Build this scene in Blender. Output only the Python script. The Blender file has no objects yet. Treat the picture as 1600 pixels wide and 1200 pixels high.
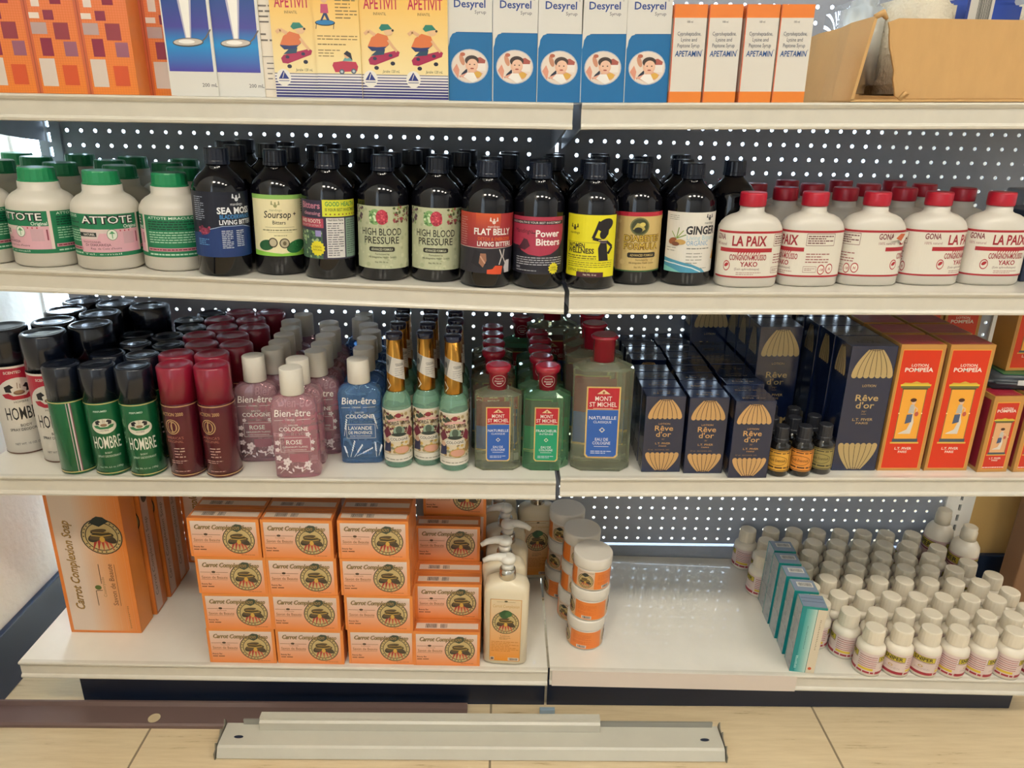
import bpy, bmesh, math, random
from mathutils import Vector, Matrix
from mathutils.geometry import tessellate_polygon
random.seed(7)
SC = bpy.context.scene
COL = SC.collection
PI = math.pi

# ---------------------------------------------------------------- camera
FPX, PITCH, ROLL, YAW = 1150.0, .3535, .0214, .0185
CAMP = Vector((-.1362, -1.4186, 1.0414))
_F = Vector((math.sin(YAW)*math.cos(PITCH), math.cos(YAW)*math.cos(PITCH), -math.sin(PITCH)))
_r = Vector((math.cos(YAW), -math.sin(YAW), 0))
_u = _r.cross(_F)
_A = _r*math.cos(ROLL) + _u*math.sin(ROLL)
_B = _u*math.cos(ROLL) - _r*math.sin(ROLL)
cd = bpy.data.cameras.new('camera')
cam = bpy.data.objects.new('camera', cd)
COL.objects.link(cam)
cd.sensor_width = 36
cd.lens = 36*FPX/1600
cd.clip_start = .02
M = Matrix.Identity(4)
for i in range(3):
    M[i][0], M[i][1], M[i][2], M[i][3] = _A[i], _B[i], -_F[i], CAMP[i]
cam.matrix_world = M
SC.camera = cam

# ---------------------------------------------------------------- light and exposure
SC.view_settings.view_transform = 'Standard'
SC.view_settings.look = 'None'
SC.view_settings.exposure = -0.3
SC.view_settings.gamma = 1.0
SC.view_settings.use_curve_mapping = False
SC.cycles.transparent_max_bounces = 32
SC.cycles.max_bounces = 14
SC.cycles.transmission_bounces = 14
SC.cycles.use_denoising = True
W = bpy.data.worlds.new('sky')
SC.world = W
W.use_nodes = True
W.node_tree.nodes['Background'].inputs['Color'].default_value = (.75, .85, 1, 1)
W.node_tree.nodes['Background'].inputs['Strength'].default_value = .6
LAMP = 48.0          # the ceiling troffers
WINDOW = 9.0        # daylight glazing behind the shelves
SIDE_FILL = 2.4          # fill light from the unseen glowing pane added behind the camera
LAMP_COL = (1, .915, .77)
WINDOW_COL = (.62, .80, 1)
FRONT_Y = -.376

# ---------------------------------------------------------------- helpers
def ray(u, v):
    return _A*((u-800)/FPX) + _B*((600-v)/FPX) + _F
def at_y(u, v, y):
    d = ray(u, v); return CAMP + d*((y-CAMP.y)/d.y)
def at_z(u, v, z):
    d = ray(u, v); return CAMP + d*((z-CAMP.z)/d.z)
SHELF = {}
for k, a, b in (('TL', (0, 145), (890, 160.5)), ('TR', (912, 160.5), (1600, 160)), ('S2L', (0, 419), (880, 456)), ('S2R', (892, 455.5), (1600, 457.8)),
                ('S3L', (0, 744), (868, 752)), ('S3R', (875, 747), (1600, 746.8)), ('S4L', (37, 1035), (855, 1048)), ('S4R', (860, 1046.4), (1600, 1064))):
    p, q = at_y(*a, FRONT_Y), at_y(*b, FRONT_Y)
    s = (q.z-p.z)/(q.x-p.x)
    SHELF[k] = (p.z-s*p.x, s)
def zs(k, x):
    return SHELF[k][0]+SHELF[k][1]*x
def on(k, u, v):                                   # a point on a shelf's top
    z0, s = SHELF[k]; d = ray(u, v)
    t = (z0+s*CAMP.x-CAMP.z)/(d.z-s*d.x)
    return CAMP + d*t
def above(k, u, v, h):                             # a point h above a shelf
    z0, s = SHELF[k]; d = ray(u, v)
    t = (z0+h+s*CAMP.x-CAMP.z)/(d.z-s*d.x)
    return CAMP + d*t
def facing(x, y):
    return math.atan2(CAMP.x-x, y-CAMP.y)

def lin(c):
    if isinstance(c, str):
        c = [int(c[i:i+2], 16)/255 for i in (0, 2, 4)]
    return tuple(((v+.055)/1.055)**2.4 if v > .04045 else v/12.92 for v in c)

MATS = {}
def mat(name, c=(.8, .8, .8), rough=.5, metal=0., spec=.5, coat=0., bump=0., bscale=200., noise=0., nscale=30., trans=0., emit=None, es=0., stretch=(1, 1, 1), cr=.08):
    if name in MATS: return MATS[name]
    m = bpy.data.materials.new(name); m.use_nodes = True; MATS[name] = m
    nt = m.node_tree; b = nt.nodes['Principled BSDF']; c = lin(c)
    b.inputs['Base Color'].default_value = (*c, 1)
    b.inputs['Roughness'].default_value = rough
    b.inputs['Metallic'].default_value = metal
    b.inputs['Specular IOR Level'].default_value = spec
    b.inputs['Coat Weight'].default_value = coat
    b.inputs['Coat Roughness'].default_value = cr
    if emit:
        b.inputs['Emission Color'].default_value = (*emit, 1); b.inputs['Emission Strength'].default_value = es
    if bump or noise:
        tc = nt.nodes.new('ShaderNodeTexCoord'); mp = nt.nodes.new('ShaderNodeMapping'); mp.inputs['Scale'].default_value = stretch
        nt.links.new(tc.outputs['Object'], mp.inputs['Vector'])
    if bump:
        n = nt.nodes.new('ShaderNodeTexNoise'); n.inputs['Scale'].default_value = bscale; n.inputs['Detail'].default_value = 4
        bp = nt.nodes.new('ShaderNodeBump'); bp.inputs['Strength'].default_value = bump; bp.inputs['Distance'].default_value = .004
        nt.links.new(mp.outputs[0], n.inputs['Vector']); nt.links.new(n.outputs[0], bp.inputs['Height']); nt.links.new(bp.outputs[0], b.inputs['Normal'])
    if noise:
        n = nt.nodes.new('ShaderNodeTexNoise'); n.inputs['Scale'].default_value = nscale; n.inputs['Detail'].default_value = 6
        rp = nt.nodes.new('ShaderNodeValToRGB')
        rp.color_ramp.elements[0].position = .3; rp.color_ramp.elements[1].position = .7
        rp.color_ramp.elements[0].color = (*[max(0, v*(1-noise)) for v in c], 1); rp.color_ramp.elements[1].color = (*[min(1, v*(1+noise*.5)) for v in c], 1)
        nt.links.new(mp.outputs[0], n.inputs['Vector']); nt.links.new(n.outputs[0], rp.inputs[0]); nt.links.new(rp.outputs[0], b.inputs['Base Color'])
    return m
def liquid(name, tint, body, haze, ior=1.36, rough=.01):     # clear coloured cologne in glass; haze = how milky
    if name in MATS: return MATS[name]
    m = bpy.data.materials.new(name); m.use_nodes = True; MATS[name] = m
    nt = m.node_tree; b = nt.nodes['Principled BSDF']; out = nt.nodes['Material Output']
    b.inputs['Base Color'].default_value = (*lin(body), 1); b.inputs['Roughness'].default_value = .12; b.inputs['Coat Weight'].default_value = 1.; b.inputs['Coat Roughness'].default_value = .02
    t = nt.nodes.new('ShaderNodeBsdfGlass'); t.inputs['Color'].default_value = (*lin(tint), 1); t.inputs['IOR'].default_value = ior; t.inputs['Roughness'].default_value = rough
    mx = nt.nodes.new('ShaderNodeMixShader'); mx.inputs[0].default_value = 1-haze
    nt.links.new(b.outputs[0], mx.inputs[1]); nt.links.new(t.outputs[0], mx.inputs[2]); nt.links.new(mx.outputs[0], out.inputs[0])
    return m
def printed(name, rough, coat=0., metal=0.):        # ink: the colour is the printing itself
    if name in MATS: return MATS[name]
    m = bpy.data.materials.new(name); m.use_nodes = True; MATS[name] = m
    nt = m.node_tree; b = nt.nodes['Principled BSDF']
    a = nt.nodes.new('ShaderNodeAttribute'); a.attribute_name = 'ink'
    nt.links.new(a.outputs['Color'], b.inputs['Base Color'])
    b.inputs['Roughness'].default_value = rough; b.inputs['Coat Weight'].default_value = coat; b.inputs['Coat Roughness'].default_value = .1; b.inputs['Metallic'].default_value = metal
    return m
PAPER = printed('printed_paper', .5)
CARD = printed('printed_glossy_card', .28)
WRAP = printed('printed_card_under_film', .4, .35)
TIN = printed('printed_tin', .3, .3, .35)

# ---- printing: layers of flat coloured shapes laid on a surface
_tc = {}
def glyphs(s, bold=0.):
    key = (s, bold)
    if key not in _tc:
        cu = bpy.data.curves.new('t', 'FONT'); cu.body = s; cu.size = 1; cu.resolution_u = 2; cu.offset = bold
        ob = bpy.data.objects.new('t', cu)
        me = bpy.data.meshes.new_from_object(ob)
        me.calc_loop_triangles()
        vs = [(v.co.x, v.co.y) for v in me.vertices]
        tr = [[vs[i] for i in t.vertices] for t in me.loop_triangles]
        bpy.data.objects.remove(ob); bpy.data.curves.remove(cu); bpy.data.meshes.remove(me)
        xs = [p[0] for t in tr for p in t] or [0, 1]
        _tc[key] = (tr, min(xs), max(xs))
    return _tc[key]
CAP = .69
class Art:
    def __init__(s): s.L = []; s.n = 0; s.bb = []
    def add(s, polys, c, c2=None, y0=0, y1=1):
        c = lin(c); xs = [q[0] for p in polys for q in p] or [0]; ys = [q[1] for p in polys for q in p] or [0]
        b = (min(xs), min(ys), max(xs), max(ys))
        s.n = 1+max([l for a, l in s.bb if a[0] < b[2] and a[2] > b[0] and a[1] < b[3] and a[3] > b[1]], default=0)   # one step above what it covers
        s.bb.append((b, s.n))
        for p in polys:
            if c2 is None: s.L.append((s.n, p, [c]*len(p)))
            else:
                d = lin(c2); s.L.append((s.n, p, [tuple(a+(b-a)*min(1, max(0, (q[1]-y0)/(y1-y0))) for a, b in zip(c, d)) for q in p]))
        return s
    def scale(s, kx, ky, dy=0., y0=0.):
        s.L = [(n, [(x*kx, (y-y0)*ky+y0+dy) for x, y in p], c) for n, p, c in s.L]
        s.bb = [((a[0]*kx, (a[1]-y0)*ky+y0+dy, a[2]*kx, (a[3]-y0)*ky+y0+dy), l) for a, l in s.bb]
        return s
    def rect(s, x0, y0, x1, y1, c, c2=None, steps=6):          # c at the bottom, c2 at the top
        if c2 is None: return s.add([[(x0, y0), (x1, y0), (x1, y1), (x0, y1)]], c)
        ps = []
        for i in range(steps):
            a, b = y0+(y1-y0)*i/steps, y0+(y1-y0)*(i+1)/steps
            ps.append([(x0, a), (x1, a), (x1, b), (x0, b)])
        return s.add(ps, c, c2, y0, y1)
    def poly(s, pts, c):
        t = tessellate_polygon([[Vector((x, y, 0)) for x, y in pts]])
        ps = []
        for f in t:
            q = [pts[i] for i in f]
            if (q[1][0]-q[0][0])*(q[2][1]-q[0][1])-(q[1][1]-q[0][1])*(q[2][0]-q[0][0]) < 0: q.reverse()
            ps.append(q)
        return s.add(ps, c)
    def ell(s, x, y, rx, ry, c, n=20, a=0.):
        ca, sa = math.cos(a), math.sin(a)
        return s.poly([(x+rx*math.cos(i*2*PI/n)*ca-ry*math.sin(i*2*PI/n)*sa, y+rx*math.cos(i*2*PI/n)*sa+ry*math.sin(i*2*PI/n)*ca) for i in range(n)], c)
    def ring(s, x, y, rx, ry, t, c, n=24):
        ps = []
        for i in range(n):
            a, b = 2*PI*i/n, 2*PI*(i+1)/n
            ps.append([(x+(rx-t)*math.cos(a), y+(ry-t)*math.sin(a)), (x+rx*math.cos(a), y+ry*math.sin(a)), (x+rx*math.cos(b), y+ry*math.sin(b)), (x+(rx-t)*math.cos(b), y+(ry-t)*math.sin(b))])
        return s.add(ps, c)
    def line(s, pts, w, c):
        ps = []
        for (x0, y0), (x1, y1) in zip(pts, pts[1:]):
            l = math.hypot(x1-x0, y1-y0) or 1; nx, ny = -(y1-y0)/l*w/2, (x1-x0)/l*w/2
            ps.append([(x0-nx, y0-ny), (x1-nx, y1-ny), (x1+nx, y1+ny), (x0+nx, y0+ny)])
        return s.add(ps, c)
    def frame(s, x0, y0, x1, y1, w, c):
        return s.line([(x0, y0), (x1, y0)], w, c).line([(x1, y0), (x1, y1)], w, c).line([(x1, y1), (x0, y1)], w, c).line([(x0, y1), (x0, y0)], w, c)
    def text(s, t, x, y, h, c, w=None, al='c', bold=0., shear=0., rot=0):  # y = baseline, h = capital height, w = fitted width
        tr, a, b = glyphs(t, bold*.5); k = h/CAP
        kx = w/(b-a) if w else k
        ox = -(a+b)/2*kx if al == 'c' else (-a*kx if al == 'l' else -b*kx)
        ps = []
        for f in tr:
            q = [(px*kx+ox+shear*py*k, py*k) for px, py in f]
            if rot: q = [(-py, px) for px, py in q]
            ps.append([(px+x, py+y) for px, py in q])
        return s.add(ps, c)
    def para(s, x0, y0, x1, y1, n, c, fill=.45, seed=1):        # lines of print too small to read
        rg = random.Random(seed); ps = []; st = (y1-y0)/n
        for i in range(n):
            y = y1-(i+.5)*st; x = x0; e = x1-(x1-x0)*rg.choice((0, 0, .1, .3))
            while x < e:
                l = min(e-x, st*rg.uniform(1., 2.6)); ps.append([(x, y-st*fill/2), (x+l, y-st*fill/2), (x+l, y+st*fill/2), (x, y+st*fill/2)]); x += l+st*.35
        return s.add(ps, c)
    def bars(s, x0, y0, x1, y1, c='222222', seed=3):
        rg = random.Random(seed); x = x0; ps = []
        while x < x1:
            w = rg.choice((.0004, .0007, .001)); ps.append([(x, y0), (min(x1, x+w), y0), (min(x1, x+w), y1), (x, y1)]); x += w+rg.choice((.0005, .0008))
        return s.add(ps, c)
    def specks(s, x0, y0, x1, y1, n, r, cols, seed=2):
        rg = random.Random(seed)
        for c in cols:
            ps = []
            for i in range(n//len(cols)):
                x, y, q = rg.uniform(x0, x1), rg.uniform(y0, y1), r*rg.uniform(.5, 1.2)
                ps.append([(x+q*math.cos(k*PI/3), y+q*math.sin(k*PI/3)) for k in range(6)])
            s.add(ps, c)
        return s
def clip(p, k, lo, hi):
    for sgn, lim in ((1, lo), (-1, -hi)):
        o = []; n = len(p)
        for i in range(n):
            a, b = p[i], p[(i+1) % n]; da, db = sgn*a[0][0]-lim, sgn*b[0][0]-lim
            if da >= 0: o.append(a)
            if (da > 0) != (db > 0) and da != db:
                t = da/(da-db); o.append((tuple(x+(y-x)*t for x, y in zip(a[0], b[0])), tuple(x+(y-x)*t for x, y in zip(a[1], b[1]))))
        p = o
        if len(p) < 3: return []
    return p
def slabs(poly, cols, step):
    pv = list(zip(poly, cols)); xs = [p[0] for p in poly]
    a, b = math.floor(min(xs)/step+1e-6), math.ceil(max(xs)/step-1e-6)
    if b-a <= 1: return [pv]
    return [q for q in (clip(pv, 0, i*step, (i+1)*step) for i in range(a, b)) if q]
STEP = .00008
class Geo:
    """vertices, faces and ink of one mesh"""
    def __init__(s): s.v = []; s.f = []; s.c = []; s.mi = []; s.sm = []
    def face(s, pts, cols=None, mi=0, sm=False):
        b = len(s.v); s.v += [tuple(p) for p in pts]; s.f.append(list(range(b, b+len(pts)))); s.c.append(cols or [(1, 1, 1)]*len(pts)); s.mi.append(mi); s.sm.append(sm)
    def quad(s, idx, c=(1, 1, 1), mi=0, sm=False):
        s.f.append(list(idx)); s.c.append([c]*len(idx)); s.mi.append(mi); s.sm.append(sm)
    def box(s, x0, y0, z0, x1, y1, z1, c=(1, 1, 1), mi=0, bev=0.):
        c = lin(c)
        if bev:
            bm = bmesh.new(); bmesh.ops.create_cube(bm, size=1)
            for v in bm.verts: v.co = ((x0+x1)/2+v.co.x*(x1-x0), (y0+y1)/2+v.co.y*(y1-y0), (z0+z1)/2+v.co.z*(z1-z0))
            bmesh.ops.bevel(bm, geom=bm.edges[:], offset=bev, segments=2, affect='EDGES', profile=.6)
            s.bm(bm, c, mi); return s
        b = len(s.v); s.v += [(x, y, z) for z in (z0, z1) for y in (y0, y1) for x in (x0, x1)]
        for q in ((0, 2, 3, 1), (4, 5, 7, 6), (0, 1, 5, 4), (2, 6, 7, 3), (0, 4, 6, 2), (1, 3, 7, 5)): s.quad([b+i for i in q], c, mi)
        return s
    def bm(s, bm, c=(1, 1, 1), mi=0, sm=False):
        b = len(s.v); bm.verts.index_update(); s.v += [tuple(v.co) for v in bm.verts]
        for f in bm.faces: s.quad([b+v.index for v in f.verts], c, mi, sm)
        bm.free(); return s
    def lathe(s, prof, seg=24, sx=1., sy=1., n=2., c=(1, 1, 1), mi=0, cx=0., cy=0., octo=0., smooth=True, rib=0.):
        """prof: (radius, z); sx, sy stretch it, n > 2 squares it, octo cuts the corners"""
        c = lin(c); rows = []
        for r, z, *nn in prof:
            row = []; e = nn[0] if nn else n; ex, ey = (nn[1], nn[2]) if len(nn) > 2 else (sx, sy)
            for i in range(seg):
                a = 2*PI*(i+.5)/seg; ca, sa = math.cos(a), math.sin(a)
                k = 1. if e == 2 else (abs(ca)**e+abs(sa)**e)**(-1/e)
                if rib and i % 2: k *= 1-rib
                row.append(len(s.v)); s.v.append((cx+r*ex*ca*k, cy+r*ey*sa*k, z))
            rows.append(row)
        for p, q in zip(rows, rows[1:]):
            for i in range(seg): s.quad((p[i], p[(i+1) % seg], q[(i+1) % seg], q[i]), c, mi, smooth)
        s.quad(rows[0][::-1], c, mi); s.quad(rows[-1], c, mi)
        return s
    def prism(s, pts, z0, z1, c=(1, 1, 1), mi=0, top=None):
        c = lin(c); n = len(pts); b = len(s.v); tp = top or pts
        s.v += [(x, y, z0) for x, y in pts]+[(x, y, z1) for x, y in tp]
        for i in range(n): s.quad((b+i, b+(i+1) % n, b+n+(i+1) % n, b+n+i), c, mi)
        s.quad(range(b+n-1, b-1, -1), c, mi); s.quad(range(b+n, b+2*n), c, mi); return s
    def sweep(s, prof, x0, x1, c=(1, 1, 1), mi=0, z0=0., z1=0.):  # (y, z) outline drawn out along X
        c = lin(c); n = len(prof); b = len(s.v)
        s.v += [(x0, y, z+z0) for y, z in prof]+[(x1, y, z+z1) for y, z in prof]
        for i in range(n): s.quad((b+i, b+n+i, b+n+(i+1) % n, b+(i+1) % n), c, mi)
        s.quad(range(b, b+n), c, mi); s.quad(range(b+2*n-1, b+n-1, -1), c, mi); return s
    def tube(s, pts, r, seg=8, c=(1, 1, 1), mi=0):
        c = lin(c); rows = []
        rs = r if isinstance(r, (list, tuple)) else [r]*len(pts)
        for i, p in enumerate(pts):
            p = Vector(p); d = (Vector(pts[min(i+1, len(pts)-1)])-Vector(pts[max(i-1, 0)])).normalized()
            a = d.orthogonal().normalized() if abs(d.z) > .9 else d.cross(Vector((0, 0, 1))).normalized(); bb = d.cross(a)
            rows.append([len(s.v)+k for k in range(seg)])
            s.v += [tuple(p+a*rs[i]*math.cos(2*PI*k/seg)+bb*rs[i]*math.sin(2*PI*k/seg)) for k in range(seg)]
        for p, q in zip(rows, rows[1:]):
            for i in range(seg): s.quad((p[i], p[(i+1) % seg], q[(i+1) % seg], q[i]), c, mi, True)
        s.quad(rows[0][::-1], c, mi); s.quad(rows[-1], c, mi); return s
    def art(s, A, mp, step=None, mi=0):
        for n, p, cs in A.L:
            o = .0002+STEP*n
            for q in (slabs(p, cs, step) if step else [list(zip(p, cs))]):
                s.face([mp(x[0][0], x[0][1], o) for x in q], [x[1] for x in q], mi)
        return s
    def build(s, name, mats, parent=None, loc=None):
        me = bpy.data.meshes.new(name); me.from_pydata(s.v, [], s.f)
        if not isinstance(mats, (list, tuple)): mats = [mats]
        for m in mats: me.materials.append(m)
        at = me.color_attributes.new('ink', 'FLOAT_COLOR', 'CORNER')
        fl = []
        for c in s.c:
            for k in c: fl += (k[0], k[1], k[2], 1)
        at.data.foreach_set('color', fl)
        me.polygons.foreach_set('material_index', s.mi); me.polygons.foreach_set('use_smooth', s.sm); me.update()
        o = bpy.data.objects.new(name, me); COL.objects.link(o)
        if parent: o.parent = parent
        if loc: o.location = loc
        return o
def m_front(d, x=0.): return lambda u, v, o: (u+x, -d-o, v)
def m_left(w, y=0.): return lambda u, v, o: (-w-o, y-u, v)
def m_right(w, y=0.): return lambda u, v, o: (w+o, y+u, v)
def m_top(h): return lambda u, v, o: (u, v, h+o)
def m_cyl(r): return lambda u, v, o: ((r+o)*math.sin(u/r), -(r+o)*math.cos(u/r), v)
def m_cone(r0, r1, z0, z1):
    def f(u, v, o):
        r = r0+(r1-r0)*(v-z0)/(z1-z0)+o; a = u/((r0+r1)/2); return (r*math.sin(a), -r*math.cos(a), v)
    return f
def m_oval(a, b, n):                                 # u measured across the front
    def f(u, v, o):
        t = max(-1.45, min(1.45, u/a)); x, y = math.sin(t), math.cos(t)
        k = (abs(x)**n+abs(y)**n)**(-1/n); return (x*k*(a+o), -y*k*(b+o), v)
    return f

def tag(o, label, cat, group=None, kind=None):
    o['label'] = label; o['category'] = cat
    if group: o['group'] = group
    if kind: o['kind'] = kind
    return o
def thing(name, label, cat, loc=(0, 0, 0), rz=0., group=None):
    o = bpy.data.objects.new(name, None); o.empty_display_size = .02; COL.objects.link(o)
    o.location = loc; o.rotation_euler = (0, 0, rz)
    return tag(o, label, cat, group)
def dup(src, label, loc, rz=0., group=None, tilt=None):      # the thing, its parts and their sub-parts
    r = src.copy(); COL.objects.link(r); r.location = loc; r.rotation_euler = (0, tilt or 0, rz); r['label'] = label
    if group: r['group'] = group
    for ch in src.children:
        c = ch.copy(); COL.objects.link(c); c.parent = r
        for g in ch.children:
            d = g.copy(); COL.objects.link(d); d.parent = c
    return r
class Proto:
    """first call moves the built thing itself, later calls copy it"""
    def __init__(s, o): s.o = o; s.used = False
    def put(s, label, loc, rz=0., group=None, tilt=0.):
        if not s.used:
            s.used = True; s.o.location = loc; s.o.rotation_euler = (0, tilt, rz); s.o['label'] = label
            if group: s.o['group'] = group
            return s.o
        return dup(s.o, label, loc, rz, group, tilt)
def struct(name, g, m, label=None):
    o = g.build(name, m); o['kind'] = 'structure'
    return o
ORD = ['front', 'second', 'third', 'fourth', 'fifth', 'sixth', 'seventh', 'eighth', 'ninth', 'tenth', 'eleventh', 'twelfth']
NTH = ['first', 'second', 'third', 'fourth', 'fifth', 'sixth', 'seventh', 'eighth', 'ninth', 'tenth', 'eleventh', 'twelfth']

# ================================================================ the setting
SEAM = -.04
XL, XR = -.966, .888
ROOM_L, ROOM_R, ROOM_B, ROOM_F, CEIL = -1.056, 4.2, -5.2, 1.75, 4.0
def floor_mat():
    m = mat('travertine_tile', 'd8c3a0', .35)
    nt = m.node_tree; b = nt.nodes['Principled BSDF']
    tc = nt.nodes.new('ShaderNodeTexCoord'); mp = nt.nodes.new('ShaderNodeMapping'); mp.inputs['Scale'].default_value = (2.2, 26, 1)
    n = nt.nodes.new('ShaderNodeTexNoise'); n.inputs['Scale'].default_value = 3.2; n.inputs['Detail'].default_value = 9; n.inputs['Roughness'].default_value = .68
    r = nt.nodes.new('ShaderNodeValToRGB'); e = r.color_ramp.elements
    e[0].position = .31; e[0].color = (*lin('94794f'), 1); e[1].position = .66; e[1].color = (*lin('e0cca8'), 1)
    x = e.new(.39); x.color = (*lin('d3bd98'), 1)
    nt.links.new(tc.outputs['Object'], mp.inputs[0]); nt.links.new(mp.outputs[0], n.inputs['Vector']); nt.links.new(n.outputs[0], r.inputs[0]); nt.links.new(r.outputs[0], b.inputs['Base Color'])
    return m
fm = floor_mat(); grout = mat('grout', '8d7d66', .8)
g = Geo(); T = .605; x = -.1425-T*3
xs = []
while x < ROOM_R: xs.append(x); x += T
g.box(ROOM_L-.05, ROOM_B, -.03, ROOM_R, ROOM_F, -.0015, mi=1)
yy = -.62-T*5
while yy < ROOM_F:
    for x in xs:
        a, b2 = max(x+.002, ROOM_L-.05), min(x+T-.002, ROOM_R)
        c0, c1 = max(yy+.002, ROOM_B), min(yy+T-.002, ROOM_F)
        if b2 > a and c1 > c0: g.box(a, c0, -.012, b2, c1, 0)
    yy += T
struct('floor', g, [fm, grout])
wallm = mat('painted_plaster', 'e9e6da', .6, bump=.35, bscale=55)
yel = mat('yellow_paint', 'dab470', .6, bump=.1, bscale=90)
navy = mat('navy_vinyl', '1b2d48', .35)
white = mat('white_paint', 'efefea', .5)
g = Geo(); g.box(ROOM_L-.12, -2.2, 0, ROOM_L, .035, CEIL); g.box(ROOM_L-.12, ROOM_B, 0, ROOM_L, -4.8, CEIL); g.box(ROOM_L-.12, -4.8, 0, ROOM_L, -2.2, .5); g.box(ROOM_L-.12, -4.8, 2.7, ROOM_L, -2.2, CEIL)
struct('wall_left', g, wallm)
struct('baseboard_left', Geo().box(ROOM_L, ROOM_B, 0, ROOM_L+.012, .035, .121, bev=.003), navy)
struct('wall_right', Geo().box(.912, .012, 0, 1.035, .10, CEIL), yel)
struct('wall_recess', Geo().box(1.035, .22, 0, 1.9, .26, CEIL), mat('recess_shade_colour', '2b2830', .8))  # dark colour stands in for the shade of the gap
struct('baseboard_right', Geo().box(.912, -.002, 0, 1.035, .012, .121, bev=.003), navy)
struct('wall_east', Geo().box(ROOM_R, ROOM_B, 0, ROOM_R+.1, ROOM_F, CEIL), mat('blue_grey_wall'))
struct('wall_back', Geo().box(ROOM_L-.12, ROOM_B-.1, 0, ROOM_R+.1, ROOM_B, CEIL), mat('blue_grey_wall', '50678c', .7))
struct('ceiling', Geo().box(ROOM_L-.12, ROOM_B-.1, CEIL, ROOM_R+.1, ROOM_F+.2, CEIL+.1), mat('ceiling_tile', 'bdbbb5', .9, bump=.3, bscale=120))
# shop front beyond the shelving: sill, head, mullions and bright daylight panes
g = Geo(); g.box(ROOM_L-.12, ROOM_F, 0, ROOM_R, ROOM_F+.1, .12); g.box(ROOM_L-.12, ROOM_F, 2.45, ROOM_R, ROOM_F+.1, CEIL); g.box(1.45, ROOM_F, .12, ROOM_R, ROOM_F+.1, 2.45)
struct('wall_front', g, white)
glass = mat('daylight_glass', 'ffffff', .2, emit=WINDOW_COL, es=WINDOW)
wf = [-1.176, -.30, .57, 1.45]
for i, (a, b2) in enumerate(zip(wf, wf[1:])):
    o = struct('window_%d' % (i+1), Geo().box(a+.01, ROOM_F+.03, .12, b2-.01, ROOM_F+.045, 2.45), glass)
    g = Geo()
    for e in (a, b2-.03): g.box(e, ROOM_F, .12, e+.03, ROOM_F+.028, 2.45)
    g.box(a+.03, ROOM_F, .12, b2-.03, ROOM_F+.028, .15); g.box(a+.03, ROOM_F, 2.42, b2-.03, ROOM_F+.028, 2.45)
    g.build('window_frame', white, o)
# the narrow side window just past the end of the left wall
o = struct('window_4', Geo().box(ROOM_L-.09, .075, .06, ROOM_L-.075, .52, 2.3), mat('sunlit_glass', 'ffffff', .2, emit=WINDOW_COL, es=22))
g = Geo(); g.box(ROOM_L-.1, .035, .0, ROOM_L+.004, .075, CEIL); g.box(ROOM_L-.1, .52, 0, ROOM_L+.004, .60, CEIL); g.box(ROOM_L-.1, .075, 0, ROOM_L, .52, .06); g.box(ROOM_L-.1, .075, 2.3, ROOM_L, .52, CEIL)
g.build('window_frame', white, o)
struct('wall_side', Geo().box(ROOM_L-.12, .60, 0, ROOM_L, ROOM_F, CEIL), wallm)

o = struct('window_5', Geo().box(ROOM_L-.09, -4.8, .5, ROOM_L-.08, -2.2, 2.7), mat('side_fill_glow', 'ffffff', .2, emit=WINDOW_COL, es=SIDE_FILL))  # added unseen glowing pane, cool fill for the shelf interiors
g = Geo()
for y in (-4.8, -3.53, -2.24): g.box(ROOM_L-.1, y, .5, ROOM_L-.02, y+.04, 2.7)
for z in (.5, 2.66): g.box(ROOM_L-.1, -4.8, z, ROOM_L-.02, -2.2, z+.04)
g.build('window_frame', white, o)

# ceiling lights: white troffers over the aisle
lampm = mat('lamp_diffuser', 'ffffff', .5, emit=LAMP_COL, es=LAMP)
def troffer():
    t = thing('ceiling_light', '', 'ceiling light')
    g = Geo()
    for a in ((-.30, -.30, .30, -.27), (-.30, .27, .30, .30), (-.30, -.27, -.27, .27), (.27, -.27, .30, .27)): g.box(a[0], a[1], -.03, a[2], a[3], 0)
    g.build('light_frame', white, t)
    Geo().box(-.27, -.27, -.012, .27, .27, -.004).build('diffuser', lampm, t)
    return t
P = Proto(troffer())
for i, (x, y) in enumerate(((-.75, -2.6), (.4, -2.6), (1.6, -2.6), (2.8, -2.6))):
    P.put('square white ceiling light over the aisle, %s from the left wall' % NTH[i], (x, y, CEIL), 0, 'ceiling lights over the aisle')

# ================================================================ shelving
steel = mat('cream_enamel', 'd2ccbe', .3, coat=.3, noise=.04, nscale=40)
deckm = mat('white_enamel', 'e6e1d5', .3, coat=.6, cr=.035, noise=.05, nscale=14)
pgrey = mat('grey_enamel', 'a0a6b2', .42, noise=.05, nscale=60)
blackm = mat('black_kick', '17233a', .4)
def pegboard(x0, cols, z0, rows, dark=0):
    """steel sheet with punched round holes; x0, z0 = centre of the first hole"""
    g = Geo(); p = .0254; r = .0034; n = 10
    for j in range(rows):
        for i in range(cols):
            cx, cz = x0+i*p, z0+j*p; h = p/2
            ring = [(cx+r*math.cos(2*PI*(k+.5)/n), cz+r*math.sin(2*PI*(k+.5)/n)) for k in range(n)]
            cor = [(cx+h, cz-h), (cx+h, cz+h), (cx-h, cz+h), (cx-h, cz-h)]
            b = len(g.v); g.v += [(a, 0, c) for a, c in ring+cor]
            # ring index k sits at angle 36*(k+.5)-> 18,54,90,126,162,198,234,270,306,342
            g.quad((b+10, b+11, b+1, b+0, b+9)); g.quad((b+11, b+12, b+4, b+3, b+2, b+1)); g.quad((b+12, b+13, b+6, b+5, b+4)); g.quad((b+13, b+10, b+9, b+8, b+7, b+6))
    return g
P1 = .0254
unit = thing('shelving_frame', 'grey perforated steel back of the shelving with slotted uprights', 'shelving', (0, 0, 0))
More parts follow.
